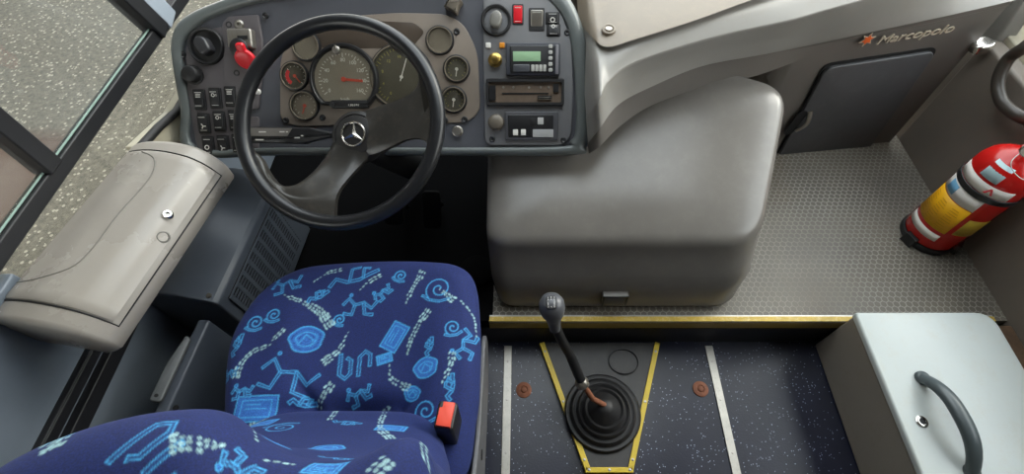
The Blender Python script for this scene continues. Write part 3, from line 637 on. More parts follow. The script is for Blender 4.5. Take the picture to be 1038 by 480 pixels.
def mx2(k): return [(a[0]*(1-k)+b[0]*k,a[1]*(1-k)+b[1]*k) for a,b in zip(Oc,Ic)]
oc=(sum(p[0] for p in Oc)/len(Oc),sum(p[1] for p in Oc)/len(Oc))
def sc2(P,k): return [(oc[0]+(p[0]-oc[0])*k,oc[1]+(p[1]-oc[1])*k) for p in P]
m=MB(PM); R=[[(x,y,-.13) for x,y in sc2(Oc,.97)],[(x,y,-.05) for x,y in sc2(Oc,.995)],[(x,y,-.014) for x,y in Oc],[(x,y,-.003) for x,y in mx2(.08)],[(x,y,.006) for x,y in mx2(.3)],[(x,y,.009) for x,y in mx2(.55)],[(x,y,.008) for x,y in mx2(.85)],[(x,y,.004) for x,y in mx2(1)],[(x,y,-.008) for x,y in mx2(1.02)]]
m.rings(R,False,False); link('bezel',m,M['frame'],con,smooth=70)
m=MB(PM); m.prism(mx2(.98),-.016,-.005); link('backing_panel',m,M['hood'],con,smooth=0)
def plate(px,mat,z1=0.0,r=.02,name='panel_plate',bev=.002,z0=-.006):
    rp=poly_round([L(u,v,0) for u,v in px],r,6); m=MB(PM); m.prism(rp,z0,z1,bev); return link(name,m,mat,con,smooth=50)
plate([(284,122),(284,60),(296,30),(330,18),(400,13),(452,14),(470,24),(484,52),(487,112),(474,124),(300,128)],M['panel'],.001,.03,'gauge_plate')
plate([(328,50),(318,36),(330,25),(372,21),(420,23),(431,32),(418,48)],plastic('brown_window','#4b423a',.2,.1,10,0),.0022,.012,'indicator_window',.0006,.0)
plate([(201,157),(190,100),(188,50),(198,33),(228,26),(232,60),(236,118),(262,118),(262,157)],M['panelL'],.0,.008,'switch_plate')
plate([(229,112),(226,24),(232,17),(262,15),(266,40),(266,75),(262,110)],M['panelL'],.003,.005,'ignition_plate')
plate([(492,147),(490,60),(490,-8),(520,-12),(548,-8),(568,12),(579,40),(581,90),(579,138),(570,147)],M['panelR'],.002,.02,'control_plate')
def cyl(u,v,prof,mat,name,par=con,n=28,h=0,smooth=50,cap=True):
    m=MB(LX(u,v,h)); m.lathe([(r*K,z) for r,z in prof],n,None,cap,cap); return link(name,m,mat,par,smooth=smooth)
def screw(u,v,h=.002): 
    o=cyl(u,v,[(3.2,-.001),(3.2,.001),(2.2,.002),(1.6,.0008),(.1,.0008)],M['black'],'screw',n=14,h=h)
for u,v in ((185,55),(232,25),(269,16),(290,122),(451,124-2),(463,32),(575,33),(571,142),(499,141),(327,119),(214,155),(277,152),(240,74),(471,135-14)): screw(u,v)
def gauge(u,v,r,kind):
    g=cyl(u,v,[(r+1.6,-.002),(r+1.8,.004),(r+1.2,.008),(r-.4,.009),(r-1.2,.006),(r-1.2,-.001)],M['black'],'gauge',h=.0,n=40)
    cyl(u,v,[(r+.1,.0088),(r+.1,.0100),(r-.9,.0100),(r-1.1,.0085)],plastic('bezel_glint','#978c7c',.25,.1,20,0,metal=.5),'glint_ring',g,n=40,cap=False)  # pale ring stands in for the glint on the gauge rim
    face={'blank':M['gauge'],'red':M['gaugedark'],'grey':M['gauge'],'dim':M['gaugedark'],'tach2':M['gaugedark']}[kind]
    d=cyl(u,v,[(r-1,.0005),(r-1,.002),(.1,.002)],face,'dial',g,n=40)
    if kind=='blank': 
        pass
    X=LX(u,v,.002)
    if kind!='blank':
        m=MB(X); R0=(r-3)*K
        n=40 if kind=='tach2' else 13; a0,a1=(PI*.55,PI*1.45) if kind=='tach2' else (PI*1.25,-PI*.25)
        if kind=='tach2': a0,a1=PI*1.3,-PI*.25
        for i in range(n):
            a=a0+(a1-a0)*i/(n-1); big=i%4==0; l=R0*(.16 if big else .09)
            m.box((R0-l,-.0006,0),(R0,.0006,.0006),RZ(a))
        if kind=='tach2':
            for i in range(9):
                a=a0+(a1-a0)*i/8; m.text(str(i*4),.010,T(R0*.70*math.cos(a),R0*.70*math.sin(a),0.0002))
        link('markings',m,M['greenish'] if kind in('tach2','dim') else M['white'],g,smooth=0)
        ang={'red':-.9,'grey':-1.9,'dim':-1.7,'tach2':1.25}[kind]
        m=MB(X@RZ(ang)); m.box((-R0*.15,-.0012,.001),(R0*.8,.0012,.002)); m.lathe([(.004,0),(.004,.003),(.001,.0035)],16)
        link('needle',m,M['needle'] if kind in('red','grey') else M['white'],g,smooth=0)
        if kind=='red':
            m=MB(X); n=8; m.rings([[(R0*.95*math.cos(a),R0*.95*math.sin(a),.0007) for a in np.linspace(2.4,4.2,n)],[(R0*.6*math.cos(a),R0*.6*math.sin(a),.0007) for a in np.linspace(2.4,4.2,n)]],False,False,False); link('red_zone',m,M['red'],g,smooth=0)
    cyl(u,v,[(r-1.1,.0068),(r-1.1,.0072)],M['lens'],'lens',g,n=32)
    return g
gauge(311,47,13,'blank'); gauge(299,77,13,'red'); gauge(309,107,13.5,'grey'); gauge(446,41,12.5,'blank'); gauge(463,70,12,'dim'); gauge(460,101,12,'dim'); gauge(407,78,31,'tach2')
# tachograph with flat foot
tr=31*K; x0,y0=L(350,81,0)
arc=[(tr*math.cos(a),tr*math.sin(a)) for a in np.linspace(-.80,PI+.80,44)]
def sc_(P,k): return [(p[0]*k,p[1]*k) for p in P]
X=PM@T(x0,y0,0)
m=MB(X); R=[[(a,b,-.004) for a,b in sc_(arc,1.12)],[(a,b,.012) for a,b in sc_(arc,1.12)],[(a,b,.017) for a,b in sc_(arc,1.08)],[(a,b,.017) for a,b in sc_(arc,1.02)],[(a,b,.012) for a,b in sc_(arc,.97)],[(a,b,.004) for a,b in sc_(arc,.96)]]
m.rings(R,False,True); tg=link('tachograph',m,M['black'],con,smooth=40)
m=MB(X); m.prism(sc_(arc,.955),.006,.0085); link('dial',m,plastic('tacho_face','#857d70',.4,.06,30,0),tg,smooth=0)
m=MB(X); R0=tr*.86
for i in range(33):
    a=math.radians(215)-math.radians(250)*i/32; big=i%4==0
    m.box((R0*(.80 if big else .88),-.0009,.009),(R0*.95,.0009,.0094),RZ(a))
    if big: m.text(str((i//4)*20),.0125,T(R0*.70*math.cos(a),R0*.70*math.sin(a),.0090))
m.text('km/h',.011,T(0,-tr*.62,.0092)); m.text('kienzle',.007,T(0,-tr*.28,.0092)) if 0 else None
m.box((-.035,-tr*.70,.0090),(.035,-tr*.69,.0094))
link('markings',m,M['white'],tg,smooth=0)
m=MB(X); m.box((-.030,-.004-tr*.78,.009),(.030,.004-tr*.78,.0098)); link('flat_foot',m,M['black'],tg,smooth=0)
m=MB(X); m.box((-.002,-.003,.0105),(tr*.62,.003,.012),RZ(-.08)); m.lathe([(.006,.009),(.006,.013),(.001,.0135)],16); link('needle',m,M['needle'],tg,smooth=0)
m=MB(X); m.prism(sc_(arc,.95),.0150,.0155); link('lens',m,M['lens'],tg,smooth=0)
m=MB(LX(356,106,.0)); m.prism(rrect(.092,.020,.005),0,.016,.003); od=link('odometer',m,M['black'],tg)
m=MB(LX(356,106,.016)); m.text('136347',.010,T(.006,0,.0)); link('digits',m,M['white'],od,smooth=0)
m=MB(LX(337,106,.016)); m.lathe([(.006,0),(.006,.006),(.001,.006)],16); link('reset_button',m,M['rubber'],od)
m=MB(LX(342,51,.006)); m.lathe([(.0095,0),(.0095,.010),(.007,.012),(.001,.012)],16); m.box((-.002,-.010,.010),(.002,.010,.015)); link('dial_catch',m,M['steel'],tg)
# rotary knobs
def rotary(u,v,r,w,ang=0):
    k=cyl(u,v,[(r,-.002),(r,.006),(r-1.2,.009),(r-3,.007),(r-3.4,.001),(.1,.001)],M['rubber'],'rotary_switch',n=40)
    m=MB(LX(u,v,.001)@RZ(ang)); m.prism(poly_round([(-w*K*.62,-w*K),(w*K*.62,-w*K),(w*K*.75,w*K*.5),(0,w*K*1.1),(-w*K*.75,w*K*.5)],.01,5),0,.026,.006); link('knob',m,plastic('knob_grey_black','#343437',.35,.08,20,.05,500) if u<300 else plastic('knob_grey','#77756f',.35,.08,20,.05,500),k,smooth=60)
    return k
rotary(210,47,18,9,.5); rotary(503,21,15,8,-.25)
def knob(u,v,r,h,mat,name='push_knob'): return cyl(u,v,[(r*1.0,0),(r,.004),(r*.85,.005),(r*.85,h-.003),(r*.7,h),(.1,h)],mat,name,n=24)
knob(197,76,9.5,.022,M['rubber']); knob(502,61,7,.02,M['brass'],'brass_knob'); cyl(502,61,[(3.2,.019),(3,.024),(.1,.025)],M['brass'],'knob_pin',con.children[-1],n=16); 
knob(503,124,8.5,.02,plastic('knob_taupe','#6a6257',.4,.1,20,.1,500)); knob(464,133,5.5,.010,M['steel'],'bolt_head'); knob(262,93,3,.008,M['white'],'small_button')
# rocker switches, left 3 x 3
def rocker(u,v,w,h,sym,mat=M['black'],tilt=.14,fr=M['rubber']):
    X=LX(u,v,0); m=MB(X); a,b=w*K,h*K; m.prism(rrect(a*1.12,b*1.08,.003),-.001,.004,.0015); s=link('rocker_switch',m,fr,con)
    m=MB(X@Matrix.Rotation(tilt,4,'X')); m.prism(rrect(a*.86,b*.88,.003),.001,.0085,.002); r=link('rocker',m,mat,s)
    Xs=X@Matrix.Rotation(tilt,4,'X')@T(0,0,.0086)
    m=MB(Xs)
    if sym=='bars':
        for k in range(3): m.box((-.006,.004+k*.0035,0),(.006,.0055+k*.0035,.0004))
    elif sym=='fan':
        for k in range(3): m.box((0,-.0012,0),(.007,.0012,.0004),T(0,-.006,0)@RZ(k*2.1))
    elif sym=='lamp':
        m.lathe([(.0045,0),(.0045,.0004),(.003,.0004),(.003,0)],14,T(-.001,.008,0),False,False); m.box((.005,.006,0),(.008,.007,.0004)); m.box((.005,.009,0),(.008,.010,.0004))
    elif sym=='ring': m.lathe([(.006,0),(.006,.0004),(.004,.0004),(.004,0)],14,T(0,-.004,0),False,False)
    m.box((-a*.3,b*.32,0),(a*.3,b*.35,.0004)); m.box((-a*.3,-b*.36,0),(a*.3,-b*.34,.0004))
    link('symbol',m,M['white'],s,smooth=0); return s
sy=['bars','lamp','bars','fan','lamp','bars','ring','fan','lamp']
for i,(u,v) in enumerate(((203,101),(219,99.5),(234.5,98),(207.5,125),(223,123),(238.5,122),(212,149),(227,148),(242,147))): 
    if v>140: v-=1
    rocker(u,v,11,19,sy[i],tilt=.14 if i%2 else -.1)
rocker(525,15,10,18,'none',M['red']); 
rocker(544,20,14,20,'none',M['steel'],.3)
rocker(560,19,12.5,11,'ring',M['black'],.05); rocker(561,31,12.5,11,'lamp',M['black'],-.05)
for (u,v,mt) in ((495,46,M['white']),(509,46,M['amber'])):
    m=MB(LX(u,v,.002)); m.prism(rrect(5*K,5*K,.002),0,.004,.001); link('indicator_lamp',m,mt,con)
# ignition
m=MB(LX(247,42,.003)); m.prism(rrect(.060,.046,.006,cy=.004),0,.020,.006); ig=link('ignition_lock',m,M['steel'],con)
m=MB(LX(246,38,.023)); m.box((-.012,-.004,0),(.012,.004,.002)); link('slot_cover',m,M['black'],ig)
m=MB(LX(247,50,.003)); m.lathe([(.022,0),(.022,.022),(.017,.026),(.001,.026)],24); link('lock_barrel',m,M['black'],ig)
m=MB(LX(243,25,.003)); m.lathe([(.011,0),(.011,.004),(.008,.006),(.0045,.005),(.0045,.001)],22); link('ring_nut',m,M['steel'],con)
X=LX(248,55,.032); key=thing('ignition_key','red headed key in the ignition lock left of the steering wheel','key',X)
m=MB(X@Matrix.Rotation(math.radians(35),4,'X')); m.prism(rrect(.020,.03,.006,cy=.014),.0,.010,.004); m.lathe([(.0235,0),(.0245,.004),(.0235,.009),(.018,.011),(.001,.011)],26,T(.0,-.010,0)); link('key_head',m,M['red'],key,smooth=60)
m=MB(X); m.box((-.0035,-.001,-.012),(.0035,.0015,.004)); link('blade',m,M['steel'],key)
# radio, slot, climate box
def rpl(u0,v0,u1,v1,z0,z1,mat,name,par=con,r=.004,bev=.002):
    a=L(u0,v1,z1);b=L(u1,v0,z1); m=MB(PM@T((a[0]+b[0])/2,(a[1]+b[1])/2,0)); m.prism(rrect(b[0]-a[0],b[1]-a[1],r),z0,z1,bev); return link(name,m,mat,par)
rd=rpl(513,43,568,76,0,.016,plastic('radio_case','#3b3d44',.4,.1,12,.05,500),'radio')
rpl(517,46,562,74,.015,.0185,M['black'],'fascia_plate',rd)
rpl(520,52,548,62,.018,.0195,M['lcd'],'lcd_screen',rd,.001,.0003)
m=MB(PM)
for k,(u,v) in enumerate(((558,47),(558,53),(558,59),(558,65),(558,71))):
    q=L(u,v,.0185); m.prism(rrect(.010,.009,.003,cx=q[0],cy=q[1]),.018,.021,.001)
for k in range(4):
    q=L(540+k*4,69,.0185); m.prism(rrect(.008,.016,.002,cx=q[0],cy=q[1]),.018,.0205,.001)
link('buttons',m,plastic('button_grey','#a8a7a2',.4,.05,20,0),rd)
rpl(563,45,566.5,75,.015,.021,plastic('radio_grip','#77757a',.35,.05,20,0),'side_grip',rd,.002,.001)
q=L(536,49,.0187); m=MB(PM@T(q[0],q[1],.0186)); m.text('VDO  kienzle',.0065,T(0,0,0)) if 0 else m.box((-.02,-.001,0),(.02,.001,.0003)); 
rpl(520,65,537,73,.018,.0198,plastic('radio_key','#4a4b50',.4,.1,12,0),'eject_key',rd)
# empty radio bay
def L2(u,v,h): return L(u,v,h)
a=L(493,107,.01);b=L(572,79.5,.01); cx,cy=(a[0]+b[0])/2,(a[1]+b[1])/2; w,h=b[0]-a[0],b[1]-a[1]
o1=rrect(w,h,.005,4,cx,cy); i1=rrect(w-.012,h-.016,.004,4,cx,cy)
m=MB(PM); m.rings([[(*p,0) for p in o1],[(*p,.010) for p in o1],[(*p,.012) for p in rrect(w-.003,h-.003,.005,4,cx,cy)],[(*p,.012) for p in i1],[(*p,.003) for p in i1]],False,False); sl=link('radio_bay',m,M['rubber'],con,smooth=40)
m=MB(PM); m.prism(i1,.0021,.0035); link('bay_floor',m,plastic('bay_floor','#6a5a4b',.5,.2,30,.1,300),sl)
m=MB(PM@T(cx,cy,.0035)); m.box((-w*.46,-.020,0),(-w*.38,.016,.009)); m.box((w*.16,-.016,0),(w*.34,-.008,.005)); m.box((w*.17,-.014,.005),(w*.33,-.010,.007)); m.box((-w*.30,-.004,0),(w*.30,-.001,.002)); m.box((w*.36,.0,0),(w*.43,.02,.006))
link('bay_clips',m,M['steel'] if 0 else M['black'],sl)
m=MB(PM@T(cx,cy,.0035)); m.box((w*.17,-.013,.007),(w*.33,-.011,.0075)); m.box((w*.17,-.017,.005),(w*.33,-.0155,.0056)); 
for dx in (-.28,-.15,.05,.2,.3): m.lathe([(.003,0),(.003,.001),(.001,.0012)],10,T(w*dx,.012,0))
link('bay_contacts',m,M['steel'],sl)
cb=rpl(512,113,566,142,0,.010,plastic('climate_case','#4a4a4e',.4,.1,12,.05,500),'climate_control')
rpl(515,116,561,139,.009,.0115,M['black'],'control_face',cb)
rpl(540,131,561,139,.0112,.0125,plastic('climate_grey','#a5a5a4',.4,.05,12,0),'grey_band',cb,.002,.0004)
rpl(545,119,551,126,.0112,.0130,plastic('button_grey2','#b9b8b4',.4,.05,12,0),'button',cb,.001,.0004)
rpl(520,131,525,137,.0112,.0130,M['white'],'button',cb,.001,.0004); rpl(528,131,533,137,.0112,.0130,M['white'],'button',cb,.001,.0004)
rpl(538,120,543,126,.0112,.014,M['rubber'],'button',cb,.003,.0004)
# star-shaped clamp knob at the top of the console
X=LX(460,5,.008); sk=[]
m=MB(X); 
m.prism(poly_round([( (.024 if k%2==0 else .014)*math.cos(k*PI/4+.3),(.024 if k%2==0 else .014)*math.sin(k*PI/4+.3)) for k in range(8)],.004,3),-.012,.018,.005)
link('clamp_knob',m,plastic('knob_taupe','#6a6257'),con)

# steering column and stalk
a_,b_=math.radians(33),math.radians(-7)
wx=Vector((math.cos(b_),math.sin(b_),0)); wy=Vector((-math.sin(b_)*math.cos(a_),math.cos(a_)*math.cos(b_),math.sin(a_))); wn=wx.cross(wy)
WMx=Matrix((wx,wy,wn)).transposed().to_4x4(); WMx.translation=Vector((-.4165,.8045,.754)); WMi=WMx.inverted()
def LW(u,v,h):
    o=WMi@O; r=WMi.to_3x3()@ray(u,v); q=o+r*((h-o.z)/r.z); return Vector((q.x,q.y,h))
def hub(u,v,h=-.085): return LW(u,v,h)
hc=LW(362.5,138,-.078)
sc=thing('steering_column','dark steering column with indicator stalk below the wheel','steering column',WMx@Vector((hc.x,hc.y,-.4)))
m=MB(WMx@T(hc.x,hc.y,0)); m.lathe([(.045,-.60),(.045,-.16),(.050,-.15),(.046,-.118),(.030,-.112)],28); link('shroud',m,M['dark'],sc)
Pa=PM@Vector((*L(344,137,.055),.055)); Pb=PM@Vector((*L(252,132,.050),.050))
m=MB(PM); h0=.040
def LP(pts,h): return [L(u,v,h) for u,v in pts]
m.prism(poly_round(LP([(246,128.5),(314,129),(326,132),(337,134),(337,139),(322,142),(308,146),(246,144.5)],.056),.003,4),h0,.058,.005); st=link('indicator_stalk',m,M['black'],sc,smooth=50)
m=MB(PM); m.prism(LP([(247,129.2),(296,129.8),(291,138),(247,137.5)],.059),.0575,.0592); link('stalk_face',m,plastic('stalk_grey','#77726c',.4,.06,20,0),st,smooth=0)
m=MB(PM); m.tube([(*L(336,136.5,.049),.049),(*L(344,137.5,.046),.040)],.008,12); link('stalk_arm',m,M['black'],st)
m=MB(PM)
for (u,v,w) in ((266,133.6,7),(286,133.5,5),(291,133.5,2),(263,141.5,8),(301,139.5,5),(306,137.5,2)):
    q=L(u,v,.059); m.box((q[0]-w*K/2,q[1]-.0014,.0575),(q[0]+w*K/2,q[1]+.0014,.0597))
link('stalk_symbols',m,M['white'],st,smooth=0)
m=MB(); Pe=PM@Vector((*L(254,139,.05),.05)); m.tube([Pb,Pb.lerp(Pe,.5)+Vector((-.004,0,0)),Pe],.007,10); link('stalk_end',m,M['white'],st) if 0 else None

# ------------------------------------------------------------ steering wheel
sw=thing('steering_wheel','black two-spoke steering wheel with three-pointed star emblem','steering wheel',WMx)
RW=.2245
m=MB(WMx); N=96; Rg=[]
for i in range(N):
    a=2*PI*i/N; ca,sa=math.cos(a),math.sin(a); row=[]
    for j in range(20):
        b=2*PI*j/20; rr=.0168*(1-.09*max(0,math.sin(b*1+PI))*(.5+.5*math.cos(N*a/2)) )
        row.append(((RW+rr*math.cos(b))*ca,(RW+rr*math.cos(b))*sa,rr*math.sin(b)*1.05))
    Rg.append(row)
Rg.append(Rg[0]); m.rings(Rg,False,False); link('rim',m,M['wheel'],sw,smooth=80)
def hz(r): s=min(1,max(0,(r-.05)/(.195-.05))); s=s*s*(3-2*s); return -.070+.068*s
def WP(u,v):
    h=-.03
    for _ in range(8): q=LW(u,v,h); h=hz(math.hypot(q.x,q.y))*.5+h*.5
    return np.array((q.x,q.y,h))
def curve(px,n):
    P=spline([tuple(WP(*p)) for p in px],8); d=np.r_[0,np.cumsum(np.linalg.norm(np.diff(P,axis=0),axis=1))]; d/=d[-1]
    tt=np.linspace(0,1,n); return np.stack([np.interp(tt,d,P[:,k]) for k in range(3)],1)
def coons(c0,c1,d0,d1):
    # c0,c1: along u (hub->rim) at v=0,1 ; d0,d1: along v at u=0 (hub),1 (rim)
    n=len(c0); mm=len(d0); G=np.zeros((mm,n,3))
    for i in range(mm):
        v=i/(mm-1)
        for j in range(n):
            u=j/(n-1)
            G[i,j]=(1-v)*c0[j]+v*c1[j]+(1-u)*d0[i]+u*d1[i]-((1-u)*(1-v)*c0[0]+u*(1-v)*c0[-1]+(1-u)*v*c1[0]+u*v*c1[-1])
    return G
def rimarc(p,q,n):
    a0=math.atan2(p[1],p[0]); a1=math.atan2(q[1],q[0])
    while a1-a0>PI: a1-=2*PI
    while a1-a0<-PI: a1+=2*PI
    return np.array([((RW-.010)*math.cos(a),(RW-.010)*math.sin(a),-.001) for a in np.linspace(a0,a1,n)])
def spoke(top,bot):
    n,mm=34,26; c0=curve(top,n); c1=curve(bot,n); d1=rimarc(c0[-1],c1[-1],mm); c0[-1]=d1[0]; c1[-1]=d1[-1]
    d0=np.array([c0[0]*(1-k/(mm-1))+c1[0]*k/(mm-1) for k in range(mm)])
    G=coons(c0,c1,d0,d1)
    for i in range(mm):
        v=i/(mm-1); G[i,:,2]+= .012*(1-abs(2*v-1)**3.0)-.004
    B=G.copy(); B[:,:,2]-=.014; 
    for i in range(mm):
        v=i/(mm-1); B[i,:,2]+= -.010*(1-abs(2*v-1)**2)
    R=[list(map(tuple,G[:,j]))+list(map(tuple,B[::-1,j])) for j in range(n)]
    m=MB(WMx); m.rings(R,True,True); link('spoke',m,M['spoke'],sw,smooth=60)
spoke([(352,122),(360,115),(373,110),(399,102),(417,93),(424,79),(417,61),(401,51),(389,40)],[(368,158),(383,154),(398,147),(414,140),(428,141),(437,151)])
spoke([(350,122),(340,137),(330,157),(315,175),(298,187),(282,187),(271,175),(263,160),(250,149)],[(378,152),(368,163),(349,184),(340,199),(338,220)])
Xh=WMx@T(hc.x,hc.y,-.072)
m=MB(Xh); m.lathe([(.060,-.035),(.062,-.010),(.058,.004),(.050,.008),(.048,.006),(.046,.011),(.030,.0155),(.001,.017)],48); hb=link('hub_cap',m,plastic('hub_black','#2b2a2a',.38,.1,20,.05,500),sw,smooth=40)
m=MB(Xh); m.tube([(.0275*math.cos(a),.0275*math.sin(a),.0185) for a in np.linspace(0,2*PI,40,endpoint=False)],.0026,10,closed=True)
for k in range(3):
    a=PI/2+k*2*PI/3+.06
    m.add([(0,0,.0235),(.0285*math.cos(a),.0285*math.sin(a),.0195),(.0065*math.cos(a+PI/3),.0065*math.sin(a+PI/3),.0175),(.0065*math.cos(a-PI/3),.0065*math.sin(a-PI/3),.0175)],[(0,1,2),(0,3,1),(0,2,3),(1,3,2)])
tag(link('star_emblem',m,M['chrome'],hb,smooth=30),'chrome star emblem')

# pedals and footwell clutter
def pedal(u,v,z,w,hh):
    p=at_z(u,v,z); X=Matrix.Translation(p)@Matrix.Rotation(math.radians(50),4,'X')
    t=thing('pedal','dark foot pedal in the footwell' ,'pedal',p,'pedals in the dark footwell')
    m=MB(X); m.prism(rrect(w,hh,.012),0,.012,.004); link('pad',m,M['pedal'],t)
    m=MB(X); m.tube([(0,0,0),(0,.03,-.05),(0,-.02,-.16)],.009,8); link('arm',m,M['dark'],t)
pedal(400,215,.30,.06,.075); pedal(438,212,.30,.055,.12)
p=at_z(483,273,Zp+.02); t=tag(link('access_disc',MB(T(p.x,p.y,Zp)).lathe([(.055,-.0),(.055,.018),(.048,.024),(.01,.026),(.001,.026)],32),M['footmat']),'round dark cap on the footwell floor by the engine cover','cap')

# ------------------------------------------------------------ side locker (armrest box)
nb=Vector((-.767,.333,0)); ang=math.atan2(.067,.404); LXm=Matrix.Translation(nb)@RZ(-ang); Llen=.425
lk=thing('armrest_locker','grey plastic locker with round lock mounted under the side window','locker',LXm@Vector((-.1,.2,.60)))
def zt(x,top=.724):   # x from -.21 .. 0
    xs=[-.21,-.18,-.12,-.07,-.035,-.012,0]; zs=[.698,.712,.722,.719,.706,.682,.655]; return float(np.interp(x,xs,zs))
xsr=list(np.linspace(-.21,-.05,10))+[-.04,-.03,-.022,-.015,-.008,-.003,0]
zs=[zt(x) for x in xsr]; 
for _ in range(2): zs=[zs[0]]+[(zs[i-1]+2*zs[i]+zs[i+1])/4 for i in range(1,len(zs)-1)]+[zs[-1]]
sec=[(-.21,.60)]+list(zip(xsr,zs))+[(0,.625),(-.03,.60)]
zsm=lambda x: float(np.interp(x,xsr,zs))
def insec(S,d): 
    c=(-.105,.655); return [(p[0]+(c[0]-p[0])*d/.1,p[1]+(c[1]-p[1])*d/.1) for p in S]
m=MB(LXm); R=[[(x,y0,z) for x,z in insec(sec,d)] for y0,d in ((-.012,.012),(-.006,.003),(0.0,0),(Llen,0),(Llen+.008,.003),(Llen+.014,.012))]
m.rings(R,True,True); link('body',m,M['locker'],lk,smooth=50)
xl=[x for x in np.linspace(-.195,-.006,26)]
def lidrow(y,off): return [(x+off*.6*max(0,(x+.05)/.05),y,zsm(x)+off) for x in xl]
m=MB(LXm); rows=[lidrow(.030,-.004),lidrow(.030,.002),lidrow(.034,.0045)]+[lidrow(y,.0045) for y in np.linspace(.05,Llen-.045,8)]+[lidrow(Llen-.029,.0045),lidrow(Llen-.025,.002),lidrow(Llen-.025,-.004)]
m.grid(rows); 
m2=rows; tag(link('lid',m,M['locker'],lk,smooth=50),None)
# groove line around the lid, raised moulding on it
S=[(-.200,.027),( -.001,.027),(-.001,Llen-.022),(-.200,Llen-.022)]
def path(pts,n=12,off=.0):
    o=[]
    for i in range(len(pts)-1):
        for k in range(n): a=pts[i];b=pts[i+1]; s=k/n; x=a[0]+(b[0]-a[0])*s; y=a[1]+(b[1]-a[1])*s; o.append((x,y,zsm(x)+off))
    x,y=pts[-1]; o.append((x,y,zsm(x)+off)); return o
m=MB(LXm); m.tube(path(S,16,.0006),.0016,6); link('lid_gap',m,M['dark'],lk)
C2=spline([(-.150,Llen-.03),(-.105,Llen-.05),(-.085,Llen-.10),(-.090,Llen-.20),(-.088,Llen-.28),(-.100,.10),(-.150,.07),(-.195,.062)],8)
m=MB(LXm); m.tube([(x,y,zsm(x)+.0042) for x,y in C2],.0016,8); link('moulding_line',m,plastic('locker_groove','#6f6c66',.5,.05,8,0),lk)
def onlid(u,v):
    z=.70
    for _ in range(12): p=LXm.inverted()@at_z(u,v,z); z=.5*z+.5*zsm(min(0,max(-.2,p.x)))
    return p
p=onlid(171,219); Xl=LXm@T(p.x,p.y,zsm(p.x)+.003)@Matrix.Rotation(.5,4,'Y'); m=MB(Xl); m.lathe([(.0105,-.004),(.0105,.006),(.008,.009),(.004,.009),(.0035,.004),(.001,.004)],24); link('lock',m,M['chrome'],lk)
p=onlid(166,241); Xl=LXm@T(p.x,p.y,zsm(p.x)+.003)@Matrix.Rotation(.9,4,'Y'); m=MB(Xl); m.lathe([(.012,-.003),(.013,.002),(.010,.0035),(.008,.001),(.001,.0005)],24); link('finger_notch',m,plastic('locker_groove','#6f6c66'),lk)

# ------------------------------------------------------------ heater housing
ht=thing('heater_housing','dark blue-grey heater housing with louvred side below the locker','heater',(-.85,.7,.1))
sec=[(-.945,.17),(-.945,.465),(-.86,.470),(-.842,.467),(-.765,.440),(-.755,.428),(-.752,.17)]
HX=RZ(-math.radians(3)); HX=T(-.75,.53,0)@RZ(-math.radians(4))@T(.75,-.53,0)
m=MB(HX); m.rings([[(x,.515,z) for x,z in sec],[(x,.92,z) for x,z in sec]]); link('housing',m,M['heater'],ht,smooth=20,bevel=.005,seg=3)
m=MB(HX); m.box((-.755,.545,.20),(-.7505,.85,.405)); link('vent_backing',m,M['dark'],ht)
m=MB(HX)
for k in range(9): y=.55+k*.036; m.box((-.7515,y-.006,.20),(-.7475,y+.006,.405))
for k in range(17): z=.203+k*.0125; m.box((-.7515,.545,z-.0022),(-.7480,.85,z+.0022))
link('vent_grille',m,M['heater'],ht)
m=MB(HX@T(-.775,.53,.445)); m.lathe([(.006,-.003),(.006,.002),(.001,.003)],12); link('screw',m,M['steel'],ht)
# side console and its grey lever
t=thing('seat_side_console','thin dark side console between the driver seat and the left wall','console',(-.79,.35,0))
m=MB(T(-.79,.35,0)@RZ(-.06)); m.prism(rrect(.03,.26,.006),0.0,.42,.006); link('panel',m,M['heater'],t)
p=at_z(178,413,.421); m=MB(T(p.x,p.y,.419)); m.lathe([(.006,0),(.006,.0022),(.001,.0022)],14); link('screw_hole',m,M['dark'],t)
a=at_z(159,401,.44);b=at_z(189,342,.44); t=thing('release_lever','flat grey release lever beside the side console','lever',((a.x+b.x)/2,(a.y+b.y)/2,.0))
X=frameX(a,(b-a),(0.3,0,1)); Ln=(b-a).length; m=MB(X); m.prism(poly_round([(-.012,-.014),(Ln,-.009),(Ln+.006,.004),(Ln*.5,.013),(-.012,.010)],.008,5),-.006,.004,.003); link('handle',m,plastic('lever_grey','#55585a',.4,.08,20,.1,500),t)
m=MB(X); m.lathe([(.004,.003),(.004,.0045),(.001,.0045)],12); link('pivot',m,M['dark'],t)
m=MB(); m.tube([tuple(a+Vector((-.004,.01,-.005))),(a.x-.035,a.y+.02,.38),(-.86,a.y+.03,.15),(-.86,a.y+.03,0.002)],.008,8); link('rod',m,M['dark'],t)
# cream side trim with black seal next to the console
q0=at_x(143,149,-.905); q1=at_x(180,114,-.905)
m=MB(); pts=[(q0.y,.50),(q0.y,q0.z),(q1.y,q1.z),(q1.y+.25,q1.z-.0),(q1.y+.25,.5)]
m.rings([[(-.945,y,z) for y,z in pts],[(-.905,y,z) for y,z in pts]]); struct('trim_4',m,M['creamtrim'],smooth=0,bevel=.004)
m=MB(); m.tube([tuple(q0+Vector((0,-.02,.004))),tuple(q0.lerp(q1,.5)+Vector((0,0,.006))),tuple(q1+Vector((0,.0,.004))),tuple(q1+Vector((0,.2,.004)))],.010,10); struct('trim_5',m,M['rubber'])

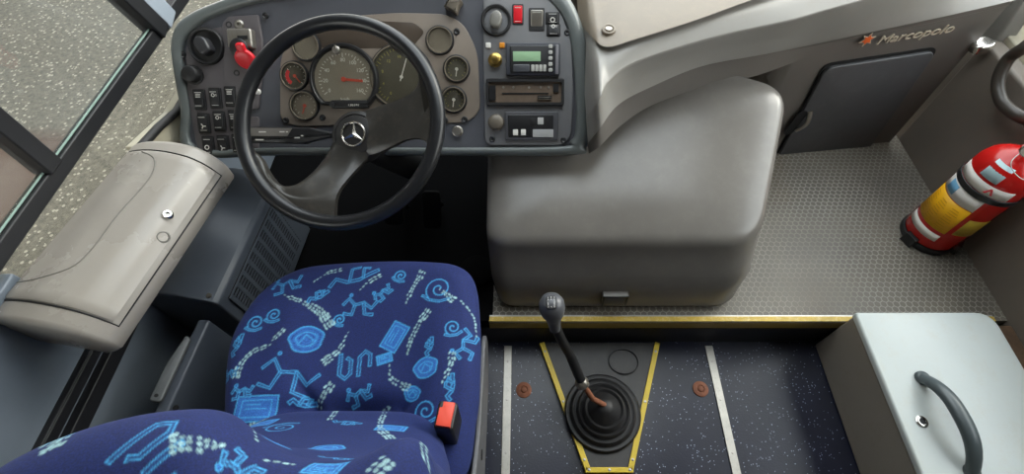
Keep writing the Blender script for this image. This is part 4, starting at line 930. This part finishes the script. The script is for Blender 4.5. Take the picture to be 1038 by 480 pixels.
# ------------------------------------------------------------ driver seat
BASE=np.array(H('#0f2059')); MOT=np.array(H('#2a62ae')); BR=np.array(H('#3f9ad2')); PEB=np.array(H('#9cc3c9'))
class Img:
    def __init__(s,w,h): s.w,s.h=w,h; s.a=np.zeros((h,w,3))+BASE; rs=np.random.RandomState(3); s.a*= (1+.12*rs.randn(h,w,1))
    def seg(s,p,q,r,col,al=1):
        x0=int(max(0,min(p[0],q[0])-r-2)); x1=int(min(s.w,max(p[0],q[0])+r+3)); y0=int(max(0,min(p[1],q[1])-r-2)); y1=int(min(s.h,max(p[1],q[1])+r+3))
        if x1<=x0 or y1<=y0: return
        Y,Xx=np.mgrid[y0:y1,x0:x1]; d=np.array([q[0]-p[0],q[1]-p[1]],float); l=(d**2).sum()+1e-9
        tt=np.clip(((Xx-p[0])*d[0]+(Y-p[1])*d[1])/l,0,1); D=np.hypot(Xx-p[0]-tt*d[0],Y-p[1]-tt*d[1])
        k=np.clip(r+.5-D,0,1)[...,None]*al; s.a[y0:y1,x0:x1]=s.a[y0:y1,x0:x1]*(1-k)+col*k
    def line(s,P,r,col,al=1):
        for i in range(len(P)-1): s.seg(P[i],P[i+1],r,col,al)
    def ell(s,c,a,b,th,col):
        m=int(max(a,b)+2); x0=max(0,int(c[0]-m)); x1=min(s.w,int(c[0]+m+1)); y0=max(0,int(c[1]-m)); y1=min(s.h,int(c[1]+m+1))
        if x1<=x0 or y1<=y0: return
        Y,Xx=np.mgrid[y0:y1,x0:x1]; dx=Xx-c[0]; dy=Y-c[1]; u=dx*math.cos(th)+dy*math.sin(th); v=-dx*math.sin(th)+dy*math.cos(th)
        k=np.clip((1-np.hypot(u/a,v/b))*min(a,b)+.5,0,1)[...,None]; s.a[y0:y1,x0:x1]=s.a[y0:y1,x0:x1]*(1-k)+col*k
    def motif(s,kind,c,sz,th):
        rnd=random.Random(hash((kind,round(c[0]),round(c[1])))&0xffff)
        def tr(P): return [(c[0]+sz*(x*math.cos(th)-y*math.sin(th)),c[1]+sz*(x*math.sin(th)+y*math.cos(th))) for x,y in P]
        def stroke(P,w=3.6): 
            Q=tr(P); s.line(Q,w,MOT*.5,.7); return Q
        def outline(P,w):
            Q=np.array(tr(P)); d=np.gradient(Q,axis=0); n=np.stack([-d[:,1],d[:,0]],1); n/=np.linalg.norm(n,axis=1)[:,None]+1e-9
            s.line(list(map(tuple,Q+n*w)),0.9,BR); s.line(list(map(tuple,Q-n*w)),0.9,BR)
            s.seg(Q[0]+n[0]*w,Q[0]-n[0]*w,0.9,BR); s.seg(Q[-1]+n[-1]*w,Q[-1]-n[-1]*w,0.9,BR)
        if kind=='book':
            R=[(-1,-.62),(1,-.62),(1,.62),(-1,.62),(-1,-.62)]; 
            for y in np.linspace(-.5,.5,9): s.line(tr([(-.9,y),(.9,y)]),2.6,MOT)
            s.line(tr(R),1.3,BR); s.line(tr([(x*.72,y*.66) for x,y in R]),1,BR); s.line(tr([(-.5,0),(.5,0)]),1,BR); s.line(tr([(-.5,.2),(.2,.2)]),1,BR)
        elif kind=='disc':
            A=[(math.cos(a)*(1+.08*math.sin(5*a)),math.sin(a)*.85) for a in np.linspace(0,2*PI,30)]
            for k in (.9,.7,.5,.3,.1): s.line(tr([(x*k,y*k) for x,y in A]),2.4,MOT)
            s.line(tr(A),1.3,BR); s.line(tr([(x*.6,y*.55) for x,y in A]),1,BR); s.line(tr([(-.4,-.2),(0,.3),(.4,-.1),(.2,-.5)]),1,BR)
        elif kind=='ul':
            for P in ([(-1,.8),(-1,-.6),(-.6,-.9),(-.3,-.6),(-.3,.3),(-.6,.5)],[(.25,-.8),(.25,.5),(.6,.85),(.95,.6),(.95,-.2)]): 
                stroke(P,2.6); outline(P,3.2)
        elif kind=='fig':
            for P in ([(-1,.1),(-.7,.5),(-.3,.1),(.2,.25),(.7,-.1),(1,.35)],[(-.3,.1),(-.4,-.5),(-.9,-.45)],[(.2,.25),(.35,-.45),(.85,-.5)]):
                stroke(P,2.4); outline(P,2.8)
            s.ell(tr([(-.62,.72)])[0],4.5,4.5,0,BR); s.ell(tr([(-.62,.72)])[0],2.6,2.6,0,MOT)
        elif kind=='swirl':
            P=[(.15+(.1+.8*k/26)*math.cos(k*.42),(.1+.8*k/26)*math.sin(k*.42)) for k in range(27)]; stroke(P,1.5); s.line(tr(P),1.3,BR)
            P=[(-.9,-.2),(-.5,-.6),(.1,-.85),(.7,-.8)]; stroke(P,1.8); outline(P,2.2)
        elif kind=='long':
            P=[(-1,-.25),(-.75,.1),(-.3,-.1),(.2,-.05),(.6,.15),(1,.3)]; stroke(P,3); outline(P,3.4); P=[(-.2,-.1),(-.1,.5),(.25,.55)]; stroke(P,2); outline(P,2.4); P=[(.35,0),(.4,.5),(.65,.45)]; stroke(P,2); outline(P,2.4)
    def peb(s,P,w0,w1):
        S=spline(P,12); n=len(S); rnd=random.Random(int(P[0][0]*7+P[0][1]))
        d=np.r_[0,np.cumsum(np.hypot(*np.diff(S,axis=0).T))]; Ltot=d[-1]; x=0
        while x<Ltot:
            i=min(n-2,int(np.searchsorted(d,x))); t=S[min(i+1,n-1)]-S[i]; th=math.atan2(t[1],t[0]); k=x/Ltot; w=w0+(w1-w0)*k
            w*=1.35; m=max(1,int(w/5.6))
            for j in range(m):
                o=(j-(m-1)/2)*6.2+rnd.uniform(-1.2,1.2); sz=rnd.uniform(2.4,4.2)*(.75+.3*w/14)
                s.ell((S[i][0]-math.sin(th)*o,S[i][1]+math.cos(th)*o),sz,sz*.55,th+rnd.uniform(-.5,.5),PEB*rnd.uniform(.6,1.1))
            x+=rnd.uniform(7.5,10)
    def sample(s,x,y):
        xi=np.clip(x,0,s.w-1.001); yi=np.clip(y,0,s.h-1.001); x0=xi.astype(int); y0=yi.astype(int); fx=(xi-x0)[:,None]; fy=(yi-y0)[:,None]; a=s.a
        return a[y0,x0]*(1-fx)*(1-fy)+a[y0,x0+1]*fx*(1-fy)+a[y0+1,x0]*(1-fx)*fy+a[y0+1,x0+1]*fx*fy
def paint(o,cols):
    at=o.data.color_attributes.new('print','FLOAT_COLOR','POINT'); at.data.foreach_set('color',np.concatenate([cols,np.ones((len(cols),1))],1).astype(np.float32).ravel())
SC=1000 # px per metre
seat=thing('driver_seat','driver seat upholstered in blue patterned fabric with red buckle','driver seat',(-.36,.3,0))
im=Img(720,640); ORG=(-.70,.02)
def cm(u,v,z=.505): p=at_z(200+u*.479,250+v*.479,z); return ((p.x-ORG[0])*SC,(p.y-ORG[1])*SC)
def ms(kind,u,v,sz,th): im.motif(kind,cm(u,v),sz,th)
ms('long',335,72,56,.15); ms('fig',345,128,38,.0); ms('book',418,190,31,PI/2-.45); ms('disc',234,198,34,.2); ms('ul',333,247,32,.1); ms('fig',195,278,58,-.2); ms('fig',340,310,26,.5); ms('book',128,345,40,.05); ms('disc',485,258,25,.3); ms('swirl',508,95,38,.2); ms('swirl',265,368,30,.1); ms('swirl',480,350,28,.4); ms('swirl',540,178,22,.6); ms('fig',570,210,34,PI/2-.2); ms('swirl',125,165,22,.3); ms('fig',195,85,34,.4); ms('long',90,210,24,1.2); ms('swirl',385,395,26,0); ms('disc',300,420,22,0)
for (k_,u_,v_,s_,t_) in (('swirl',165,150,20,.3),('long',260,110,24,.4),('fig',395,100,22,.9),('disc',455,310,16,0),('long',540,300,26,1.3),('swirl',300,155,16,0),('long',220,330,24,-.2),('fig',100,310,22,.2),('book',395,235,16,.3),('swirl',430,65,18,0),('long',495,215,20,1.2),('fig',70,270,18,.4)): ms(k_,u_,v_,s_,t_)
def pp(P,a,b): im.peb([cm(*p) for p in P],a,b)
pp([(190,108),(225,122),(262,140),(285,170)],7,20); pp([(305,52),(275,62),(250,80)],12,5); pp([(388,65),(362,80),(342,97)],12,4); pp([(318,180),(300,215),(265,245)],5,16); pp([(160,212),(120,228),(95,255),(85,285)],8,14); pp([(282,290),(262,315),(250,335)],14,8); pp([(478,58),(455,95),(440,125)],14,6); pp([(490,140),(470,165),(450,205),(445,230)],14,7); pp([(405,250),(412,280),(450,300)],6,14); pp([(542,230),(535,262),(518,292)],14,6); pp([(515,95),(545,120)],8,14); pp([(400,335),(365,365),(335,392)],12,5); pp([(188,182),(165,205)],12,6); pp([(118,380),(130,410),(160,425)],14,10); pp([(560,120),(585,150),(590,190)],8,5)
opx=[(482,289),(487,330),(487,380),(483,425),(462,500),(360,530),(265,520),(233,455),(230,405),(235,352),(251,318),(274,292),(310,274),(370,267.5),(430,267),(466,272)]
OW=[tuple(at_z(u,v,.475))[:2] for u,v in opx]; OWs=np.array(closedspline(OW,8)); cc=np.array((-.352,.32))
rel=OWs-cc; th=np.arctan2(rel[:,1],rel[:,0]); rr=np.hypot(rel[:,0],rel[:,1]); o_=np.argsort(th); th=th[o_]; rr=rr[o_]
th=np.r_[th-2*PI,th,th+2*PI]; rr=np.r_[rr,rr,rr]
def roll(mm):  # m 0..1.3 -> radial factor, z drop
    r=np.where(mm<.84,mm,np.where(mm<1.06,.84+.16*np.sin(np.clip((mm-.84)/.22,0,1)*PI/2),1.0-.04*np.clip((mm-1.06)/.24,0,1)))
    dz=np.where(mm<.84,0,np.where(mm<1.06,-.042*(1-np.cos(np.clip((mm-.84)/.22,0,1)*PI/2)),-.042-.11*(mm-1.06)/.24))
    return r,dz
n=361; ab=np.linspace(-1.3,1.3,n); A_,B_=np.meshgrid(ab,ab); mm=np.maximum(abs(A_),abs(B_)); ang=np.arctan2(B_,A_); Rr=np.interp(ang.ravel(),th,rr).reshape(n,n)
rf,dz=roll(mm); X_=cc[0]+rf*Rr*np.cos(ang); Y_=cc[1]+rf*Rr*np.sin(ang); Z_=.515+dz
G=lambda x,y,sx,sy: np.exp(-((X_-x)/sx)**2-((Y_-y)/sy)**2)
Z_+= -.016*G(-.355,.34,.14,.13)-.042*G(-.345,.235,.10,.035)+.010*G(-.52,.38,.05,.15)+.010*G(-.18,.38,.05,.15)
# folds radiating from the pocket
for (x0,y0,x1,y1,amp) in ((-.43,.25,-.50,.335,.012),(-.25,.25,-.19,.32,.010),(-.45,.245,-.55,.25,.006)):
    d=np.array([x1-x0,y1-y0]); l=(d**2).sum(); tt=np.clip(((X_-x0)*d[0]+(Y_-y0)*d[1])/l,0,1); D=np.hypot(X_-x0-tt*d[0],Y_-y0-tt*d[1]); Z_-=amp*(1-tt)*np.exp(-(D/.013)**2)
m=MB(); m.grid(np.stack([X_,Y_,Z_],-1)); cu=link('cushion',m,M['fabric'],seat,smooth=180)
cols=im.sample((X_.ravel()-ORG[0])*SC,(Y_.ravel()-ORG[1])*SC); paint(cu,cols)
# backrest
zc=-.345
PR=[(.17,.42),(.225,.465),(.245,.50),(.208,.57),(.158,.67),(.118,.77),(.098,.85),(.090,.905),(.078,.938),(.055,.960),(.02,.972),(-.03,.970),(-.07,.95),(-.095,.90),(-.085,.75),(-.03,.55),(.05,.43),(.11,.415)]
PRs=np.array(closedspline(PR,34)); dd=np.r_[0,np.cumsum(np.hypot(*np.diff(np.r_[PRs,PRs[:1]],axis=0).T))]; NP=640
ss=np.linspace(0,dd[-1],NP,endpoint=False); PY=np.interp(ss,dd,np.r_[PRs[:,0],PRs[0,0]]); PZ=np.interp(ss,dd,np.r_[PRs[:,1],PRs[0,1]])
NA=300; aa=np.linspace(-1,1,NA)
def halfw(z): return np.interp(z,[.42,.5,.62,.75,.9,.98],[.190,.207,.222,.240,.252,.245])
def bulge(x,z):
    up=np.clip((z-.72)/.16,0,1)
    return up*(.058*np.exp(-((x+.385)/np.where(x<-.385,.19,.075))**2)+.050*np.exp(-((x+.120)/.05)**2)-.000*np.exp(-((x+.245)/.05)**2))
Ag,Sg=np.meshgrid(aa,np.arange(NP),indexing='ij')
pz=PZ[Sg]; py=PY[Sg]; sz=np.clip(pz,.47,.91); sy=.12-(sz-.47)*.22
ed=(1-np.abs(Ag)**5)**(1/2.6)
BX=zc+halfw(pz)*Ag-.012*np.clip((.62-pz)/.1,0,1); BY=sy+(py-sy)*ed+bulge(BX,pz)*ed; BZ=sz+(pz-sz)*ed; BS=ss[Sg]
m=MB(); R=np.stack([BX,BY,BZ],-1); m.rings([list(map(tuple,r)) for r in R],False,False); bk=link('backrest',m,M['fabric'],seat,smooth=180)
dep=BY*CP-(BZ-CH)*SP; PU=CX+F*BX/dep; PV=CY-F*(BY*SP+(BZ-CH)*CP)/dep
vis=(Sg>NP*0)&(PZ[Sg]>.80)&(PY[Sg]>-.02)
def bm(x,s): return ((x+.66)*SC,s*SC)
def sref(z): k=np.argmin(abs(PZ[:NP//2]-z)); return float(ss[k])
def bpx(u,v):
    D=np.where(vis,(PU-u)**2+(PV-v)**2,1e9); k=np.argmin(D); return bm(BX.ravel()[k],BS.ravel()[k])
im2=Img(640,1700)
rnd=random.Random(11)
im2.motif('ul',bpx(157,460),34,.5); im2.motif('swirl',bpx(190,434),28,.2); im2.motif('swirl',bpx(10,472),24,.2); im2.motif('long',bpx(345,458),26,-.2); im2.motif('book',bpx(330,474),20,.2); im2.motif('long',bpx(55,432),18,.1); im2.motif('fig',bpx(245,474),24,.3)
im2.peb([bpx(128,433),bpx(108,446),bpx(84,447),bpx(52,455),bpx(60,472)],10,20); im2.peb([bpx(175,450),bpx(200,448),bpx(230,452)],18,6); im2.peb([bpx(210,430),bpx(240,438),bpx(262,450)],6,6); im2.peb([bpx(402,440),bpx(425,452),bpx(432,474)],12,12); im2.peb([bpx(380,470),bpx(395,476)],16,16); im2.peb([bpx(270,466),bpx(300,470)],8,8)
for (x,z,k) in ((-.50,.56,'book'),(-.44,.60,'swirl'),(-.33,.57,'long'),(-.24,.60,'book'),(-.42,.70,'fig'),(-.30,.72,'disc'),(-.5,.8,'ul'),(-.2,.8,'fig'),(-.35,.82,'book')): im2.motif(k,bm(x,sref(z)),rnd.uniform(24,34),rnd.uniform(-.5,.5))
im2.peb([bm(-.55,sref(.62)),bm(-.52,sref(.56)),bm(-.50,sref(.5))],14,10); im2.peb([bm(-.28,sref(.52)),bm(-.26,sref(.60)),bm(-.22,sref(.66))],10,14); im2.peb([bm(-.38,sref(.50)),bm(-.37,sref(.56))],12,9)
paint(bk,im2.sample((BX.ravel()+.66)*SC,BS.ravel()*SC))
# base, side frame, buckle
m=MB(); m.prism(rrect(.42,.36,.03,6,-.352,.32),.03,.385,.01); link('seat_base',m,M['dark'],seat)
m=MB(); m.rings([[(x,y,z) for y,z in poly_round([(.02,.28),(.36,.28),(.45,.36),(.44,.43),(.20,.455),(.12,.50),(.03,.52)],.03,4)] for x in (-.104,-.094)]); link('side_frame',m,plastic('seat_frame_grey','#5a5a5c',.42,.1,12,.08,400),seat,bevel=.003)
p=at_z(472,457,.44); m=MB(frameX((-.0935,p.y-.0,.40),(0,1,0),(1,0,0))); m.lathe([(.011,0),(.011,.0012),(.001,.0012)],18); link('frame_hole',m,M['dark'],seat)
p=at_z(451.5,419.5,.60); XB=T(p.x,p.y,.60)@RZ(-.12)@Matrix.Rotation(-.10,4,'X')
m=MB(XB); m.prism(rrect(.036,.052,.007),-.125,-.004,.004); bkb=link('belt_buckle',m,M['black'],seat)
m=MB(XB); m.prism([(-.013,-.022),(.013,-.022),(.013,.022),(-.008,.022),(-.008,.012),(-.013,.010)],-.006,.003,.0015); tag(link('buckle_button',m,M['orange'],bkb),'orange-red buckle button')
m=MB(XB); m.box((-.015,-.010,-.0035),(-.0075,.012,-.0028)); link('tongue_slot',m,M['dark'],bkb)
m=MB(XB); m.tube([(0,0,-.12),(.004,-.005,-.17),(.012,-.01,-.24)],.011,8,flat=.5); link('buckle_stem',m,M['dark'],bkb)

# ------------------------------------------------------------ light
w=bpy.data.worlds.new('w'); C.world=w; w.use_nodes=True; N=w.node_tree.nodes; Lk=w.node_tree.links; bg=N['Background']
tc=N.new('ShaderNodeTexCoord'); sx=N.new('ShaderNodeSeparateXYZ'); Lk.new(tc.outputs['Generated'],sx.inputs[0]); cr=N.new('ShaderNodeValToRGB')
cr.color_ramp.elements[0].position=.46; cr.color_ramp.elements[0].color=(.30,.27,.22,1); cr.color_ramp.elements[1].position=.56; cr.color_ramp.elements[1].color=(1.0,.985,.95,1)
e=cr.color_ramp.elements.new(.9); e.color=(.90,.94,1,1)
mp=N.new('ShaderNodeMapRange'); mp.inputs[1].default_value=-1; mp.inputs[2].default_value=1; Lk.new(sx.outputs[2],mp.inputs[0]); Lk.new(mp.outputs[0],cr.inputs[0]); Lk.new(cr.outputs[0],bg.inputs[0]); bg.inputs[1].default_value=WS=6.2
def sun(d,en,col,ang):
    l=bpy.data.lights.new('sun','SUN'); l.energy=en; l.color=col; l.angle=math.radians(ang); o=bpy.data.objects.new('sun',l); COL.objects.link(o); o.rotation_mode='QUATERNION'; o.rotation_quaternion=Vector(d).to_track_quat('-Z','Y')
sun((-.75,-.40,-.56),2.2,(1,.94,.84),22)
# camera
cam=bpy.data.cameras.new('camera'); co=bpy.data.objects.new('camera',cam); COL.objects.link(co); co.location=O; co.rotation_euler=(PI/2-PITCH,0,0)
cam.sensor_fit='HORIZONTAL'; cam.sensor_width=36; cam.lens=F/1038*36; cam.shift_x=(519-CX)/1038; cam.shift_y=0; cam.clip_start=.02
C.camera=co
v=C.view_settings; v.view_transform='Standard'; v.look='None'; v.exposure=0; v.gamma=1; v.use_curve_mapping=False
